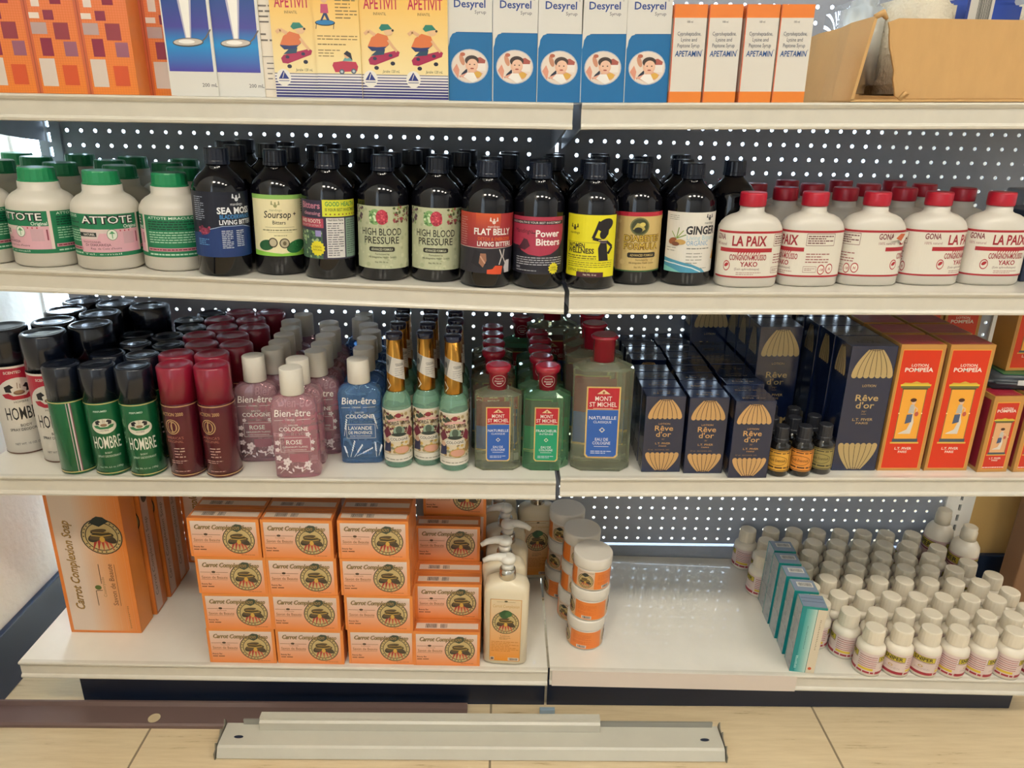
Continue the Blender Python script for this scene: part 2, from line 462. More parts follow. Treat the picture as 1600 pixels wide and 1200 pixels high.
def panel(x0, cols):
    z0 = .995-P1*33; rows = 54
    g = pegboard(x0, cols, z0, rows)
    o = g.build('back_panel', pgrey, unit)
    bm = bmesh.new(); bm.from_mesh(o.data); bmesh.ops.remove_doubles(bm, verts=bm.verts, dist=1e-5); bm.to_mesh(o.data); bm.free()
    s = o.modifiers.new('thickness', 'SOLIDIFY'); s.thickness = .0012; s.offset = 0
panel(-36.45*P1, 34); panel(0, 34)
def upright(xc, w, mats, xs=None, closed=False):
    xs = xs or xc; g = Geo(); a = xc-w/2; b2 = xc+w/2; s0, s1 = xs-.003, xs+.003; y0, y1 = -.006, .0
    g.box(a, y0, 0, s0, y1, 1.66); g.box(s1, y0, 0, b2, y1, 1.66); g.box(a, y1, 0, a+.003, .012, 1.66); g.box(b2-.003, y1, 0, b2, .012, 1.66)
    z = 0.
    while z < 1.66:
        g.box(s0, y0, z, s1, y1, z+.0095); z += P1
    o = g.build('upright', mats, unit)
    if closed: Geo().box(a+.002, .008, 0, b2-.002, .0115, 1.66).build('channel_back', blackm, o)  # dark plate added so that the slots read black
upright(-.957, .040, pgrey); upright(-.0437, .066, pgrey, -.037); upright(.879, .062, white, .880, True)
g = Geo(); g.box(XL, -.004, .085, SEAM-.001, .012, .1395); g.box(SEAM+.001, -.004, .085, XR, .012, .1395); g.build('bottom_rail', pgrey, unit)

def shelf(k, x0, x1, name, label, deck=False, bead=True):
    t = thing(name, label, 'shelf', (x0, FRONT_Y, zs(k, x0)))
    L = x1-x0; s = SHELF[k][1]; dz = s*L
    D = -FRONT_Y-.012
    g = Geo(); g.sweep([(.008, 0), (D, 0), (D, -.02), (D-.002, -.02), (D-.002, -.0015), (.008, -.0015)], 0, L, z1=dz)
    g.build('deck', deckm, t)
    h = .034
    if bead: pr = [(.008, 0), (.0015, 0), (-.0005, -.001), (-.001, -.003), (.0006, -.006), (.003, -.008), (.003, -.026), (.0006, -.0275), (-.001, -.030), (-.0005, -.033), (.002, -h), (.012, -h), (.012, -h+.0015), (.0045, -h+.0015), (.0045, -.0015), (.008, -.0015)]
    else: pr = [(.008, 0), (.001, 0), (0, -.0015), (.0005, -.005), (.0025, -.007), (.0025, -.027), (0, -.029), (-.001, -.031), (0, -.034), (.012, -h), (.012, -h+.0015), (.0045, -h+.002), (.0045, -.0015), (.008, -.0015)]
    Geo().sweep(pr[::-1], 0, L, z1=dz).build('price_rail', steel, t)
    if not deck:
        for e, zz in ((.004, 0), (L-.004, dz)):
            g = Geo(); y0, y1 = .02, D
            b = len(g.v)
            for xx in (e-.0015, e+.0015): g.v += [(xx, y0, zz-.0015), (xx, y1, zz-.0015), (xx, y1, zz-.075), (xx, y1-.05, zz-.07), (xx, y0, zz-.03)]
            for i in range(5): g.quad((i, (i+1) % 5, 5+(i+1) % 5, 5+i))
            g.quad((4, 3, 2, 1, 0)); g.quad((5, 6, 7, 8, 9)); g.build('bracket', pgrey, t)
    return t
G = .0035
for k, pos in (('T', 'top'), ('S2', 'second'), ('S3', 'third')):
    gap = .008 if k == 'T' else G
    shelf(k+'L', XL, SEAM-G, 'metal_shelf', {'T': 'cream metal shelf holding the skateboard and blue syrup cartons', 'S2': 'cream metal shelf under the dark bitters bottles', 'S3': 'cream metal shelf under the spray cans and pink colognes'}[k])
    shelf(k+'R', SEAM+gap, XR, 'metal_shelf', {'T': 'cream metal shelf holding the cardboard box', 'S2': 'cream metal shelf under the red-capped jugs', 'S3': 'cream metal shelf under the navy and red lotion cartons'}[k], bead=True)
t = shelf('S4L', XL, SEAM-.003, 'base_shelf', 'cream bottom shelf under the orange soap boxes', True)
Geo().box(.07, .043, -.1262, SEAM-XL-.0032, .047, -.036).build('kick_plate', blackm, t)
t = shelf('S4R', SEAM+.001, XR, 'base_shelf', 'cream bottom shelf with white bottles and an empty middle', True)
Geo().box(.0005, .043, -.1198, XR-SEAM-.05, .047, -.037).build('kick_plate', blackm, t)
Geo().sweep([(-.0022, -.0005), (-.0015, -.0005), (-.0015, -.0335), (-.0022, -.0335)], .004, .44, z1=SHELF['S4R'][1]*.436).build('price_strip', mat('strip', 'd5c8bd', .25), t)

# ---- loose metal pieces on the floor
brown = mat('brown_steel', '6f5a55', .4)
g = Geo()
a, b2 = -1.045, -.186
hx = at_z(241, 1122, .012)
pr = [(-.051, 0), (-.051, .006), (-.047, .0085), (-.008, .0085), (-.004, .015), (0, .015), (0, 0)]
hx = at_z(241, 1122, .0087)
o = thing('metal_strip', 'brown metal strip with a round hole lying before the kick plate', 'metal strip', (0, -.3445, 0))
g.sweep(pr[::-1], a, b2); 
g.build('strip', brown, o)
gg = Geo().lathe([(.0105, 0), (.0105, .0004)], 20, cx=hx.x, cy=hx.y+.3445); gg.v = [(x, y, z+.0087) for x, y, z in gg.v]; gg.build('round_hole', mat('hole_tile', 'c9b591', .5), o)
alu = mat('pale_grey_enamel', 'c3bfb1', .35, noise=.03)
o = thing('loose_shelf', 'pale grey shelf panel lying upside down on the tiles', 'shelf panel', (0, 0, 0))
x0, x1 = -.607, .262
g = Geo(); g.sweep([(-.461, .002), (-.453, .0175), (-.449, .020), (-.401, .020), (-.401, .002)][::-1], x0, x1); g.build('tray', alu, o)
g = Geo(); g.sweep([(-.4045, .0202), (-.4045, .031), (-.4015, .031), (-.4015, .0202)][::-1], x0+.03, x1-.01); g.build('rear_flange', mat('galvanized', '9c9b93', .35, metal=.4), o)
g = Geo(); g.sweep([(-.4175, .0203), (-.4175, .036), (-.4135, .039), (-.4135, .044), (-.3995, .044), (-.3995, .033), (-.4055, .0325), (-.4055, .0203)][::-1], x0+.062, .05); g.build('channel', alu, o)
for e, sg in ((x0, -1), (x1, 1)):
    g = Geo()
    pts = [(-.463, .001), (-.463, .014), (-.455, .016), (-.452, .027), (-.444, .019), (-.430, .023), (-.426, .032), (-.420, .022), (-.410, .024), (-.406, .034), (-.401, .024), (-.401, .001)]
    g.sweep(pts[::-1], e-.001+sg*.002, e+.001+sg*.002); g.build('end_hook', mat('steel_hook', '8b877c', .35, metal=.6), o)
    g = Geo(); g.lathe([(1, .0202), (1, .0206)], 16, .008, .0032, cx=e-sg*.03, cy=-.432); g.build('slot', blackm, o)
p = at_z(855, 1113, .004)
tag(Geo().box(-.014, -.004, 0, .014, .004, .010, bev=.001).build('floor_clip', mat('pale_blue_plastic', '8fa5b8', .4), None, (p.x, -.352, 0)), 'small pale blue clip on the floor under the shelf seam', 'clip')
# brown carton standing past the right end
q = at_y(1580, 880, -.12)
tag(Geo().box(0, 0, 0, .34, .05, .43, bev=.004).build('brown_carton', mat('dull_cardboard', '8a6648', .8, noise=.1, nscale=9), None, (q.x+.028, -.11, 0)), 'plain brown carton standing on the floor past the right end', 'box')

# ================================================================ top shelf cartons
def carton(name, w, d, h, base, art, label, cat, loc, rz=0., group=None, m=None, bev=.0008, sides=()):
    g = Geo().box(-w/2, -d/2, 0, w/2, d/2, h, base, bev=bev)
    g.art(art, m_front(d/2))
    for A, mp in sides: g.art(A, mp)
    o = g.build(name, m or CARD, None, loc); o.rotation_euler[2] = rz
    return tag(o, label, cat, group)
def again(o, label, loc, rz=0., group=None):
    c = o.copy(); COL.objects.link(c); c.location = loc; c.rotation_euler = (0, 0, rz); c['label'] = label
    if group: c['group'] = group
    return c
TY = -.366
def tx(u, v=155): return at_y(u, v, TY).x
# orange cartons with squares
A = Art(); w = .067; w0 = w; w = .0775
A.rect(-w/2, 0, w/2, .27, 'f08a32', 'e88070')
A.add([[(x0, 0), (x0+.0005, 0), (x0+.0005, .27), (x0, .27)] for x0 in [-.036+.004*i for i in range(19)]], 'e07a35')
A.add([[(-w/2, y), (w/2, y), (w/2, y+.0005), (-w/2, y+.0005)] for y in [.004*i for i in range(67)]], 'e07a35')
A.rect(-w/2, 0, -w/2+.009, .27, 'd0673a', 'c96a58').rect(-w/2+.004, 0, -w/2+.0055, .27, 'a84f38')
for x0, y0, x1, y1, c in ((-.027, .012, -.004, .056, 'd7c8bd'), (.006, .014, .028, .046, 'd4562f'), (-.020, .060, -.003, .088, '8e3049'), (.014, .060, .033, .083, '9a6075'), (-.030, .094, -.007, .112, 'b9a09e'), (.003, .086, .025, .112, '96404c'),
                          (-.030, .118, -.015, .127, 'e6d8cc'), (-.009, .116, .006, .131, '913a50'), (-.024, .136, -.012, .165, 'e4d5cb'), (.004, .14, .02, .17, '8e3049'), (-.02, .175, .0, .2, 'b0929a'), (.01, .18, .03, .21, 'd4562f')):
    A.rect(x0, y0, x1, y1, c)
A.scale(w0/w, .76); w = w0
o = None
for i, (u0, u1) in enumerate(((-20, 58), (59, 137), (138, 215), (216, 294))):
    if i < 3: x = (tx(u0, 143)+tx(u1, 143))/2
    else: x = tx(216, 144)+w/2
    lab = 'orange checked carton with grey and plum squares, %s' % ('cut off by the left edge', 'second from the left', 'third from the left', 'half behind the blue spoon carton')[i]
    L = (x, TY+.032+(.0345 if i == 3 else 0), zs('TL', x))
    if o is None: o = carton('orange_carton', w, .062, .27, 'e58a48', A, lab, 'carton', L, 0, 'orange checked cartons')
    else: again(o, lab, L)
# blue spoon cartons
w0 = .0625; w = .0715
A = Art().rect(-w/2, 0, w/2, .25, 'dcd9d2')
A.rect(-w/2+.002, .036, w/2-.004, .075, '4b3fa0', '1f8fd0').rect(-w/2+.002, .075, w/2-.004, .10, '1f8fd0', '4a4799').rect(-w/2+.002, .10, w/2-.004, .15, '4a4799', '1d4c8c').rect(-w/2+.002, .15, w/2-.004, .25, '1d4c8c', '16305e')
A.poly([(-.004, .082), (.004, .082), (.022, .25), (-.022, .25)], 'b8b4c8').poly([(-.0025, .082), (.0025, .082), (.016, .25), (-.016, .25)], 'f2efe8')
A.ell(-.001, .078, .023, .0065, '55504e', a=.04).ell(-.001, .0785, .0215, .005, 'c9bfb5', a=.04).ell(-.003, .079, .012, .003, 'f5f0ea')
A.line([(.021, .081), (.026, .085), (.034, .097)], .002, '6b6260')
A.text('200 mL', .024, .014, .0052, '3a3a42', bold=.01)
A.scale(w0/w, .83); w = w0
o = None
for i, (u0, u1) in enumerate(((268, 342), (342, 413))):
    x = (tx(u0, 146)+tx(u1, 148))/2; L = (x-.0008*i, TY+.0155+.003*i, zs('TL', x))
    lab = 'white and blue carton printed with a silver spoon, %s' % ('beside the orange cartons', 'beside the cream text carton')[i]
    if o is None: o = carton('syrup_carton', w, .03, .25, 'dcd9d2', A, lab, 'carton', L, .0, 'blue spoon cartons')
    else: again(o, lab, L)
# cream carton with text
w = .05
A = Art()
for y0, y1 in ((.118, .19), (.088, .113), (.066, .08)): A.para(.004, y0, .022, y1, max(2, int((y1-y0)/.006)), '6d6257', .3, seed=int(y0*999))
A.frame(.006, .010, .0225, .05, .0006, '5b534d').para(.012, .02, .021, .045, 4, '77706a', .2)
w0 = .0195; A.scale(1, 1); A.L = [(n, [(q[0]-.013, q[1]) for q in p], c) for n, p, c in A.L]; w = w0; x = tx(433)-w/2-.0004
carton('text_carton', w, .055, .25, 'e8dccb', A, 'cream carton side covered in small print beside the skateboard cartons', 'carton', (x, TY+.034, zs('TL', x)))
# yellow children's syrup cartons
w = .0668
def apet(A0):
    A = Art().rect(-w/2, .037, w/2, .17, 'f0dda6', 'eeb845').rect(-w/2, 0, w/2, .037, 'e6e0dc')
    A.add([[(-w/2, y), (w/2, y), (w/2, y+t), (-w/2, y+t)] for y, t in [(.0008+.0045*i, .0034-.0003*i) for i in range(9)]], '2b2770')
    A0(A); return A.scale(.86, .80)
def apetA(f):
    global w
    k = w; w = .0668; A = apet(f); w = k; return A
def skate(A):
    A.text('APETIVIT', 0, .135, .016, 'c0294a', w=.052, bold=.03).text('INFANTIL', -.002, .126, .0042, '6a4a2a', w=.019)
    A.poly([(-.020, .053), (-.022, .060), (-.018, .065), (.022, .075), (.026, .072), (.024, .066), (-.012, .052)], 'a8264d')
    A.poly([(-.018, .066), (-.010, .073), (-.006, .083), (.004, .076), (.002, .068)], '2f4a5e').poly([(-.022, .079), (-.018, .087), (.004, .088), (.010, .083), (.0, .074), (-.016, .073)], '2c3767')
    A.poly([(-.022, .080), (-.016, .093), (-.006, .100), (.008, .096), (.012, .086), (.006, .080), (-.008, .079)], 'd9763f')
    A.line([(-.010, .097), (-.020, .103), (-.026, .098)], .005, 'e0b184').line([(.009, .090), (.016, .080), (.022, .073)], .004, 'e0b184')
    A.ell(.010, .103, .007, .0065, 'e5bb8e').poly([(-.004, .107), (.0, .113), (.010, .113), (.016, .106), (.008, .105), (.0, .103)], '2f7d6a').ell(.0165, .104, .0018, .0018, '40302a')
    for x, y in ((-.010, .048), (.015, .055)): A.ell(x, y, .0035, .003, '2a2436')
    for x, y in ((-.012, .062), (.012, .067)): A.ell(x, y, .003, .0025, '39304a')
    A.text('Jarabe 120 mL', .012, .041, .0042, '3a3430', w=.026, shear=.15)
    A.ell(-.020, .031, .011, .013, 'e9e3da').poly([(-.028, .029), (-.020, .042), (-.012, .029)], '29337e').line([(-.022, .030), (-.019, .039)], .0009, 'e9e3da').rect(-.028, .0255, -.012, .0265, '29337e')
    return A
def back(A):
    A.ell(-.017, .113, .015, .0045, '2c2a30').ell(-.017, .1135, .0135, .0035, '2b78b0')
    A.line([(-.030, .111), (-.031, .104)], .001, '4c4440').line([(-.004, .111), (-.005, .104)], .001, '4c4440')
    A.poly([(-.024, .116), (-.018, .128), (-.014, .128), (-.010, .117), (-.014, .117), (-.017, .124), (-.021, .116)], '2b3c63').poly([(-.023, .127), (-.011, .127), (-.012, .140), (-.022, .140)], 'c0486a').ell(-.017, .147, .005, .0055, 'e0b184')
    A.para(-.001, .118, .031, .148, 6, '7a5f35', .3).para(-.030, .087, .030, .096, 2, '7a5f35', .28).para(-.030, .080, .012, .083, 1, '7a5f35', .5).para(-.030, .062, .003, .075, 3, '7a5f35', .28)
    A.poly([(-.010, .050), (-.008, .055), (.006, .057), (.026, .056), (.029, .049), (.027, .042), (-.006, .040)], 'b8324a').ell(.004, .041, .004, .004, '55616e').ell(.022, .042, .004, .004, '55616e').ell(.004, .041, .002, .002, 'b9c2c8').ell(.022, .042, .002, .002, 'b9c2c8')
    A.poly([(.006, .057), (.010, .063), (.018, .062), (.021, .057)], '6fa3a0').ell(.013, .066, .0045, .005, 'e0b184').poly([(.008, .068), (.013, .0725), (.019, .069), (.021, .058), (.017, .062)], '2b2226')
    return A
oA = None; w_ = w; w = .0572
for i, (u0, u1) in enumerate(((433, 500), (500, 567), (567, 634), (634, 700))):
    x = (tx(u0)+tx(u1))/2; L = (x, TY+.0255-.004*(i == 1), zs('TL', x))
    if i == 1: carton('syrup_carton', w, .048, .128, 'e8d391', (apetA(back)), 'yellow carton turned round to its trampoline and red car side', 'carton', L, .0, 'yellow skateboard cartons'); continue
    lab = 'yellow carton with a child on a skateboard, %s' % {0: 'beside the cream text carton', 2: 'right after the red car side', 3: 'beside the blue syrup cartons'}[i]
    if oA is None: oA = carton('syrup_carton', w, .048, .128, 'e8d391', (apetA(skate)), lab, 'carton', L, 0, 'yellow skateboard cartons')
    else: again(oA, lab, L)
# white and blue syrup cartons
w = .0675; h = .205
A = Art().rect(-w/2, 0, w/2, h, 'd6d3cc')
A.poly([(-w/2+.001, 0), (w/2, 0), (w/2, .110), (-.018, .110), (-.026, .107), (-.030, .100), (-.031, .092), (-w/2+.001, .086)], '0868a2')
A.rect(-.021, .109, w/2, .1098, '0a4f86')
A.ell(0, .056, .0285, .0275, 'b9bcc4', 28).ell(0, .056, .027, .026, 'e2d3c5', 28)
A.ell(-.012, .066, .0035, .009, 'c98d6e', a=.3).ell(-.011, .075, .004, .003, 'b5654b').poly([(-.026, .050), (-.020, .060), (-.016, .050), (-.018, .036)], 'd9957c').poly([(-.012, .045), (-.004, .053), (-.004, .040), (-.016, .038)], '23283c')
A.poly([(.006, .068), (.016, .071), (.024, .066), (.022, .056), (.008, .056)], 'a8564a').rect(.009, .049, .024, .061, 'e9dfd6').poly([(-.018, .040), (.0, .034), (.014, .037), (.020, .045), (.006, .052), (-.008, .044)], 'dba28c').ell(.012, .043, .006, .005, 'd8a84a')
A.ell(.003, .058, .0095, .0115, 'e6b699').ell(.003, .0655, .0105, .008, '43352f').ell(.004, .0595, .0082, .0085, 'e9bea3').ell(.0, .059, .0012, .0009, '33241f').ell(.007, .059, .0012, .0009, '33241f').ell(.0035, .0525, .003, .0011, 'a9503f')
A.poly([(-.010, .039), (.004, .030), (.012, .034), (.006, .046), (-.004, .046)], 'ece6df').text('Desyrel', .0, .148, .0115, '1f3f86', w=.047, bold=.035).text('Syrup', .016, .1385, .0052, '3e4150', w=.017).ring(.0275, .161, .001, .001, .0003, '3e4150', 8)
A.scale(.0583/.0675, .76); w = .0583; h = .158
o = None
for i, (u0, u1) in enumerate(((700, 768), (769, 838), (838, 907), (907, 975), (976, 1043))):
    x = (tx(u0)+tx(u1))/2; k = 'TL' if i < 3 else 'TR'
    L = (x, TY+.032, max(zs('TL', x), zs('TR', x))+.0005)
    lab = 'white and blue carton with a boy in a circle, %s' % ('first, beside the yellow cartons', 'second of the five', 'middle one of the five', 'fourth of the five', 'last, beside the orange banded cartons')[i]
    if o is None: o = carton('syrup_carton', w, .05, h, 'd3d0c9', A, lab, 'carton', L, 0, 'white and blue syrup cartons', WRAP)
    else: again(o, lab, L)
# orange banded white cartons
w = .0475; h = .118
A = Art().rect(-w/2, 0, w/2, h, 'd8d2c8').rect(-w/2, 0, w/2, .0135, 'f08a2e').rect(-w/2, h-.0155, w/2, h, 'f0883a')
A.line([(-w/2+.0006, 0), (-w/2+.0006, h)], .0012, 'd9603a')
A.add([[(-w/2, y), (w/2, y), (w/2, y+.0003), (-w/2, y+.0003)] for y in [.0015*i for i in range(9)]+[h-.0015*i for i in range(10)]], 'dd7a2c')
A.text('100 ml', 0, .0965, .0026, '555058', w=.008).text('Cyproheptadine,', 0, .0815, .0046, '4e5566', w=.034).text('Lysine and', 0, .0745, .0046, '4e5566', w=.023).text('Peptone Syrup', 0, .0675, .0046, '4e5566', w=.032)
A.text('APETAMIN', 0, .0565, .0068, '23508c', w=.038, bold=.03, shear=.1).ring(.0205, .064, .001, .001, .0003, '4e5566', 8)
A.scale(.0434/.0475, 1); w = .0434
S = Art().rect(-.022, 0, .022, h, 'dcd2c6').rect(-.022, 0, .022, .0135, 'e8832e').rect(-.022, h-.0155, .022, h, 'e8803a')
o = None
for i, (u0, u1) in enumerate(((1044, 1095), (1098, 1150), (1153, 1205), (1207, 1256))):
    x = (tx(u0, 158)+tx(u1, 158))/2; L = (x, TY+.026, zs('TR', x))
    lab = 'white carton with orange bands at top and bottom, %s' % ('beside the blue cartons', 'second of the four', 'third of the four', 'beside the cardboard box')[i]
    if o is None: o = carton('syrup_carton', w, .044, h, 'e08a48', A, lab, 'carton', L, .03, 'orange banded cartons', WRAP, sides=((S, m_left(w/2)),))
    else: again(o, lab, L, (-.01, .02, .015)[i-1])
# torn cardboard box with packets in it
cb = mat('cardboard', 'c79d66', .85, noise=.04, nscale=22, stretch=(3, 1, 1), bump=.15, bscale=60)
zb = zs('TR', .6)+.004; BX0, BX1, BY0, BY1, BH = .331, .88, -.362, -.07, .102
t = thing('cardboard_box', 'torn open cardboard box at the right end of the top shelf', 'box', (BX0, BY0, zb))
W_, D_ = BX1-BX0, BY1-BY0
def sheet(pts, th, nrm, m=cb):                        # bent board: a polygon given thickness along nrm
    g = Geo(); n = len(pts); nv = Vector(nrm)*th; b = len(g.v)
    g.v += [tuple(Vector(p)) for p in pts]+[tuple(Vector(p)+nv) for p in pts]
    for i in range(n): g.quad((b+i, b+(i+1) % n, b+n+(i+1) % n, b+n+i))
    g.quad(range(b+n-1, b-1, -1)); g.quad(range(b+n, b+2*n)); return g
rg = random.Random(4)
def rag(a, b2, n, amp):
    a, b2 = Vector(a), Vector(b2)
    return [tuple(a.lerp(b2, i/n)+Vector((rg.uniform(-amp, amp), 0, rg.uniform(-amp, amp)))) for i in range(n+1)]
sheet([(.0, .0, .0), (W_, 0, 0), (W_, D_, 0), (0, D_, 0)], .003, (0, 0, 1)).build('bottom_flap', cb, t)
# side wall, creased, leaning a little outward at the top
g = Geo(); fr = [0, .06, .11, .17, .23, D_]; ox = [0, -.004, .003, -.004, .003, 0]
b = len(g.v)
for th in (0, .004):
    for y, dx in zip(fr, ox): g.v += [(dx*.4+th, y, .002), (dx+.016+th, y, BH+.002-y*.03)]
n = len(fr)*2
for i in range(len(fr)-1):
    for s0 in (0, n): g.quad((b+s0+2*i, b+s0+2*i+2, b+s0+2*i+3, b+s0+2*i+1) if s0 else (b+2*i, b+2*i+1, b+2*i+3, b+2*i+2))
    g.quad((b+2*i+1, b+n+2*i+1, b+n+2*i+3, b+2*i+3))
g.quad((b, b+n, b+n+1, b+1)); g.quad((b+n-2, b+n-1, b+2*n-1, b+2*n-2)); g.build('side_panel', cb, t)
sheet([(.0, D_, 0), (W_, D_, 0), (W_, D_, BH), (.012, D_, BH)], .003, (0, 1, 0)).build('rear_panel', cb, t)
sheet([(W_-.003, 0, 0), (W_-.003, D_, 0), (W_-.003, D_, BH), (W_-.003, 0, BH)], .003, (1, 0, 0)).build('side_panel', cb, t)
pts = rag((.062, .004, .008), (.036, .004, BH-.004), 9, .0014)
pts = [(W_, .001, .004)]+[(.068, .003, .004)]+pts+[(.05, .004, BH), (W_*.5, .003, BH-.003), (W_, .002, BH-.006)]
sheet(pts, .0035, (0, 1, 0)).build('front_panel', cb, t)
g = Geo(); g.tube([(.017, .003, BH+.001), (.026, .001, BH+.006), (.034, .004, BH-.001)], [.004, .005, .002], 6); g.tube([(.066, .001, .003), (.072, .0, .011), (.079, .003, .010)], [.003, .003, .001], 6); g.build('torn_edge', cb, t)
knit = mat('knitted_net', 'd8ccb4', .7, bump=1., bscale=170)
clear = liquid('clear_film', 'f4f6f8', 'b9bfc4', .45, .1)
def packet(name, x, w, d, label, m, y=.1, z=.068, hgt=.126):
    bm = bmesh.new(); bmesh.ops.create_cube(bm, size=1)
    for v in bm.verts: v.co = (v.co.x*w, v.co.y*d, v.co.z*hgt)
    bmesh.ops.bevel(bm, geom=bm.edges[:], offset=.012, segments=3, affect='EDGES')
    o = Geo().bm(bm, sm=True).build(name, m, None, (BX0+x, BY0+y, zb+z))
    return tag(o, label, 'packet')
packet('plastic_bag', .051, .048, .12, 'clear plastic bag at the left in the cardboard box', clear, .15)
packet('knitted_packet', .1155, .074, .14, 'cream knitted packet left of the blue packet in the box', knit, .12)
packet('knitted_packet', .305, .10, .14, 'cream knitted packet right of the blue packet in the box', knit, .12, .066, .122)
o = packet('blue_packet', .20, .085, .13, 'blue film packet with a barcode panel in the cardboard box', mat('blue_film', '27408f', .15), .115)
A = Art().rect(-.041, .0, -.004, .058, 'cfc9bd').bars(-.026, .01, -.008, .058).rect(-.041, .0, -.037, .058, '2d3f86')
Geo().art(A, m_front(.065)).build('barcode_panel', CARD, o)
packet('dark_packet', .40, .06, .1, 'dark packet at the right in the cardboard box', mat('dark_film', '23283a', .3), .12)

# ================================================================ second shelf
plw = mat('white_plastic', 'd2ccc0', .35)
grn = mat('green_plastic', '1f8a58', .35)
blk = mat('black_plastic', '10182a', .3)
redp = mat('red_plastic', 'b3182f', .35)
amber = mat('dark_amber_glass', '0c0c12', .06, spec=.4, coat=.25)
# white jars with green caps
def jar_white():
    t = thing('capped_jar', '', 'jar')
    r = .045
    Geo().lathe([(.041, 0), (r, .004), (r, .085), (.0438, .090), (.040, .096), (.0345, .101), (.0285, .1045), (.0265, .107), (.0262, .117)], 32).build('body', plw, t)
    Geo().lathe([(.0258, .1145), (.0258, .1185), (.0245, .1192), (.0236, .134), (.0225, .1358)], 40, rib=.02, smooth=False).build('cap', grn, t)
    A = Art(); A.rect(-.14, .029, .14, .080, '14774f')
    A.rect(-.058, .034, .024, .062, 'd9a8b4').rect(.0235, .034, .0275, .080, 'e0cfc6')
    A.poly([(-.058, .062), (-.014, .062), (-.014, .057), (-.030, .057), (-.034, .050), (-.058, .050)], 'd2c3be').rect(-.058, .053, -.034, .058, '1d2b2a').text('NATUREL', -.044, .0543, .0026, 'e8e0d8', w=.016, bold=.02)
    A.text('ATTOTE', -.018, .069, .0085, '12161c', w=.070, bold=.18).text('ATTOTE', -.018, .069, .0085, 'eceae4', w=.069, bold=.015)
    A.text('Original', .012, .0632, .004, 'e6efe6', w=.020, bold=.02)
    A.ell(-.014, .0555, .0068, .0068, 'dfe6d8').ring(-.014, .0555, .0068, .0068, .0006, '3b7a55').poly([(-.018, .0565), (-.014, .060), (-.010, .0565)], '4f9a69').rect(-.0145, .051, -.0135, .057, '4f9a69')
    for i in range(3): A.ell(-.003+.006*i, .060, .0011, .0011, 'b03a4a', 6)
    A.rect(.0, .044, .016, .0585, 'c9a3ac').rect(.0195, .045, .0215, .058, '8a4050')
    A.text('TRADITIONNEL', -.042, .0455, .0022, '5a2434', w=.026).text('Dr DIAKARIDJA', -.034, .0418, .0028, '4a1d2c', w=.034, bold=.015).text('Rep. de Cote d\'Ivoire', -.024, .0375, .0024, '4a1d2c', w=.040)
    A.text('Tel. e-mail', -.03, .0308, .0022, 'cfe3d4', w=.05)
    for a in (.030, -.14):
        A.text('ATTOTE MIRACULOUS', a+.042, .0755, .003, 'd5e6d8', w=.074, bold=.02).para(a+.004, .062, a+.082, .074, 4, '0c3a2b', .5, 5).para(a+.004, .046, a+.082, .061, 5, 'a8d2b6', .4, 6)
        A.rect(a, .0365, a+.084, .0405, 'c98a99').para(a+.002, .0372, a+.082, .0398, 1, '7a2438', .6).para(a+.002, .031, a+.082, .034, 1, 'b7d9c2', .6)
    A.scale(1, 1.16, -.0085, .029)
    Geo().art(A, m_cyl(r), .005).build('label', PAPER, t)
    return t
P = Proto(jar_white())
gj = 'white jars with green caps'
def place_jar(u, v, y, u0, lab, tl=0.):
    x = at_y(u, v, y).x
    return P.put(lab, (x, y, zs('S2L', x)), facing(x, y)-u0/.045, gj)
yf = on('S2L', 166, 423).y+.045
place_jar(60, 275, yf+.002, .020, 'white jar with a bright green cap, second from the left edge of the front row')
place_jar(165, 275, yf, -.018, 'white jar with the brand name facing out, left of the plain text jar')
place_jar(262, 275, yf+.006, .072, 'white jar turned to its green text side, beside the first dark bottle')
place_jar(-46, 258, yf+.0, .055, 'white jar cut off by the left edge of the photo')
for j, row in enumerate((((8, 252), (100, 257), (199, 260), (283, 258)), ((54, 250), (150, 254), (242, 257), (320, 255)), ((30, 246), (106, 247), (186, 250), (270, 253)))):
    for i, (u, v) in enumerate(row):
        y = yf+.079*(j+1)
        if j == 1 and i == 3: continue
        place_jar(u, v, y, rg.uniform(-.1, .1), 'white jar with a dark green cap, %s from the left in the %s row' % (NTH[i], ORD[j+1]))
# dark bitters bottles
def bitters_parts(t):
    r = .0372
    o1 = Geo().lathe([(.033, 0), (r, .004), (r, .115), (.0363, .123), (.0330, .131), (.0270, .1385), (.0195, .145), (.0152, .150), (.0142, .158)], 36).build('body', amber, t)
    o2 = Geo().lathe([(.0172, .153), (.0172, .157), (.0166, .158), (.0164, .1732), (.0155, .1745)], 44, rib=.03, smooth=False).build('cap', blk, t)
    return o1, o2
RB = .0372
plain = thing('bitters_bottle', '', 'bottle'); bitters_parts(plain)
def logo(A, x, y, s, c):
    A.ell(x, y, s*.28, s*.3, c, 10).ell(x, y+s*.42, s*.14, s*.16, c, 8).poly([(x-s*.25, y+s*.1), (x-s*.7, y+s*.15), (x-s*.6, y+s*.75), (x-s*.45, y+s*.7), (x-s*.45, y+s*.35)], c).poly([(x+s*.25, y+s*.1), (x+s*.45, y+s*.35), (x+s*.45, y+s*.7), (x+s*.6, y+s*.75), (x+s*.7, y+s*.15)], c)
    A.text('mandingo', x, y-s*.85, s*.4, c, w=s*1.9)
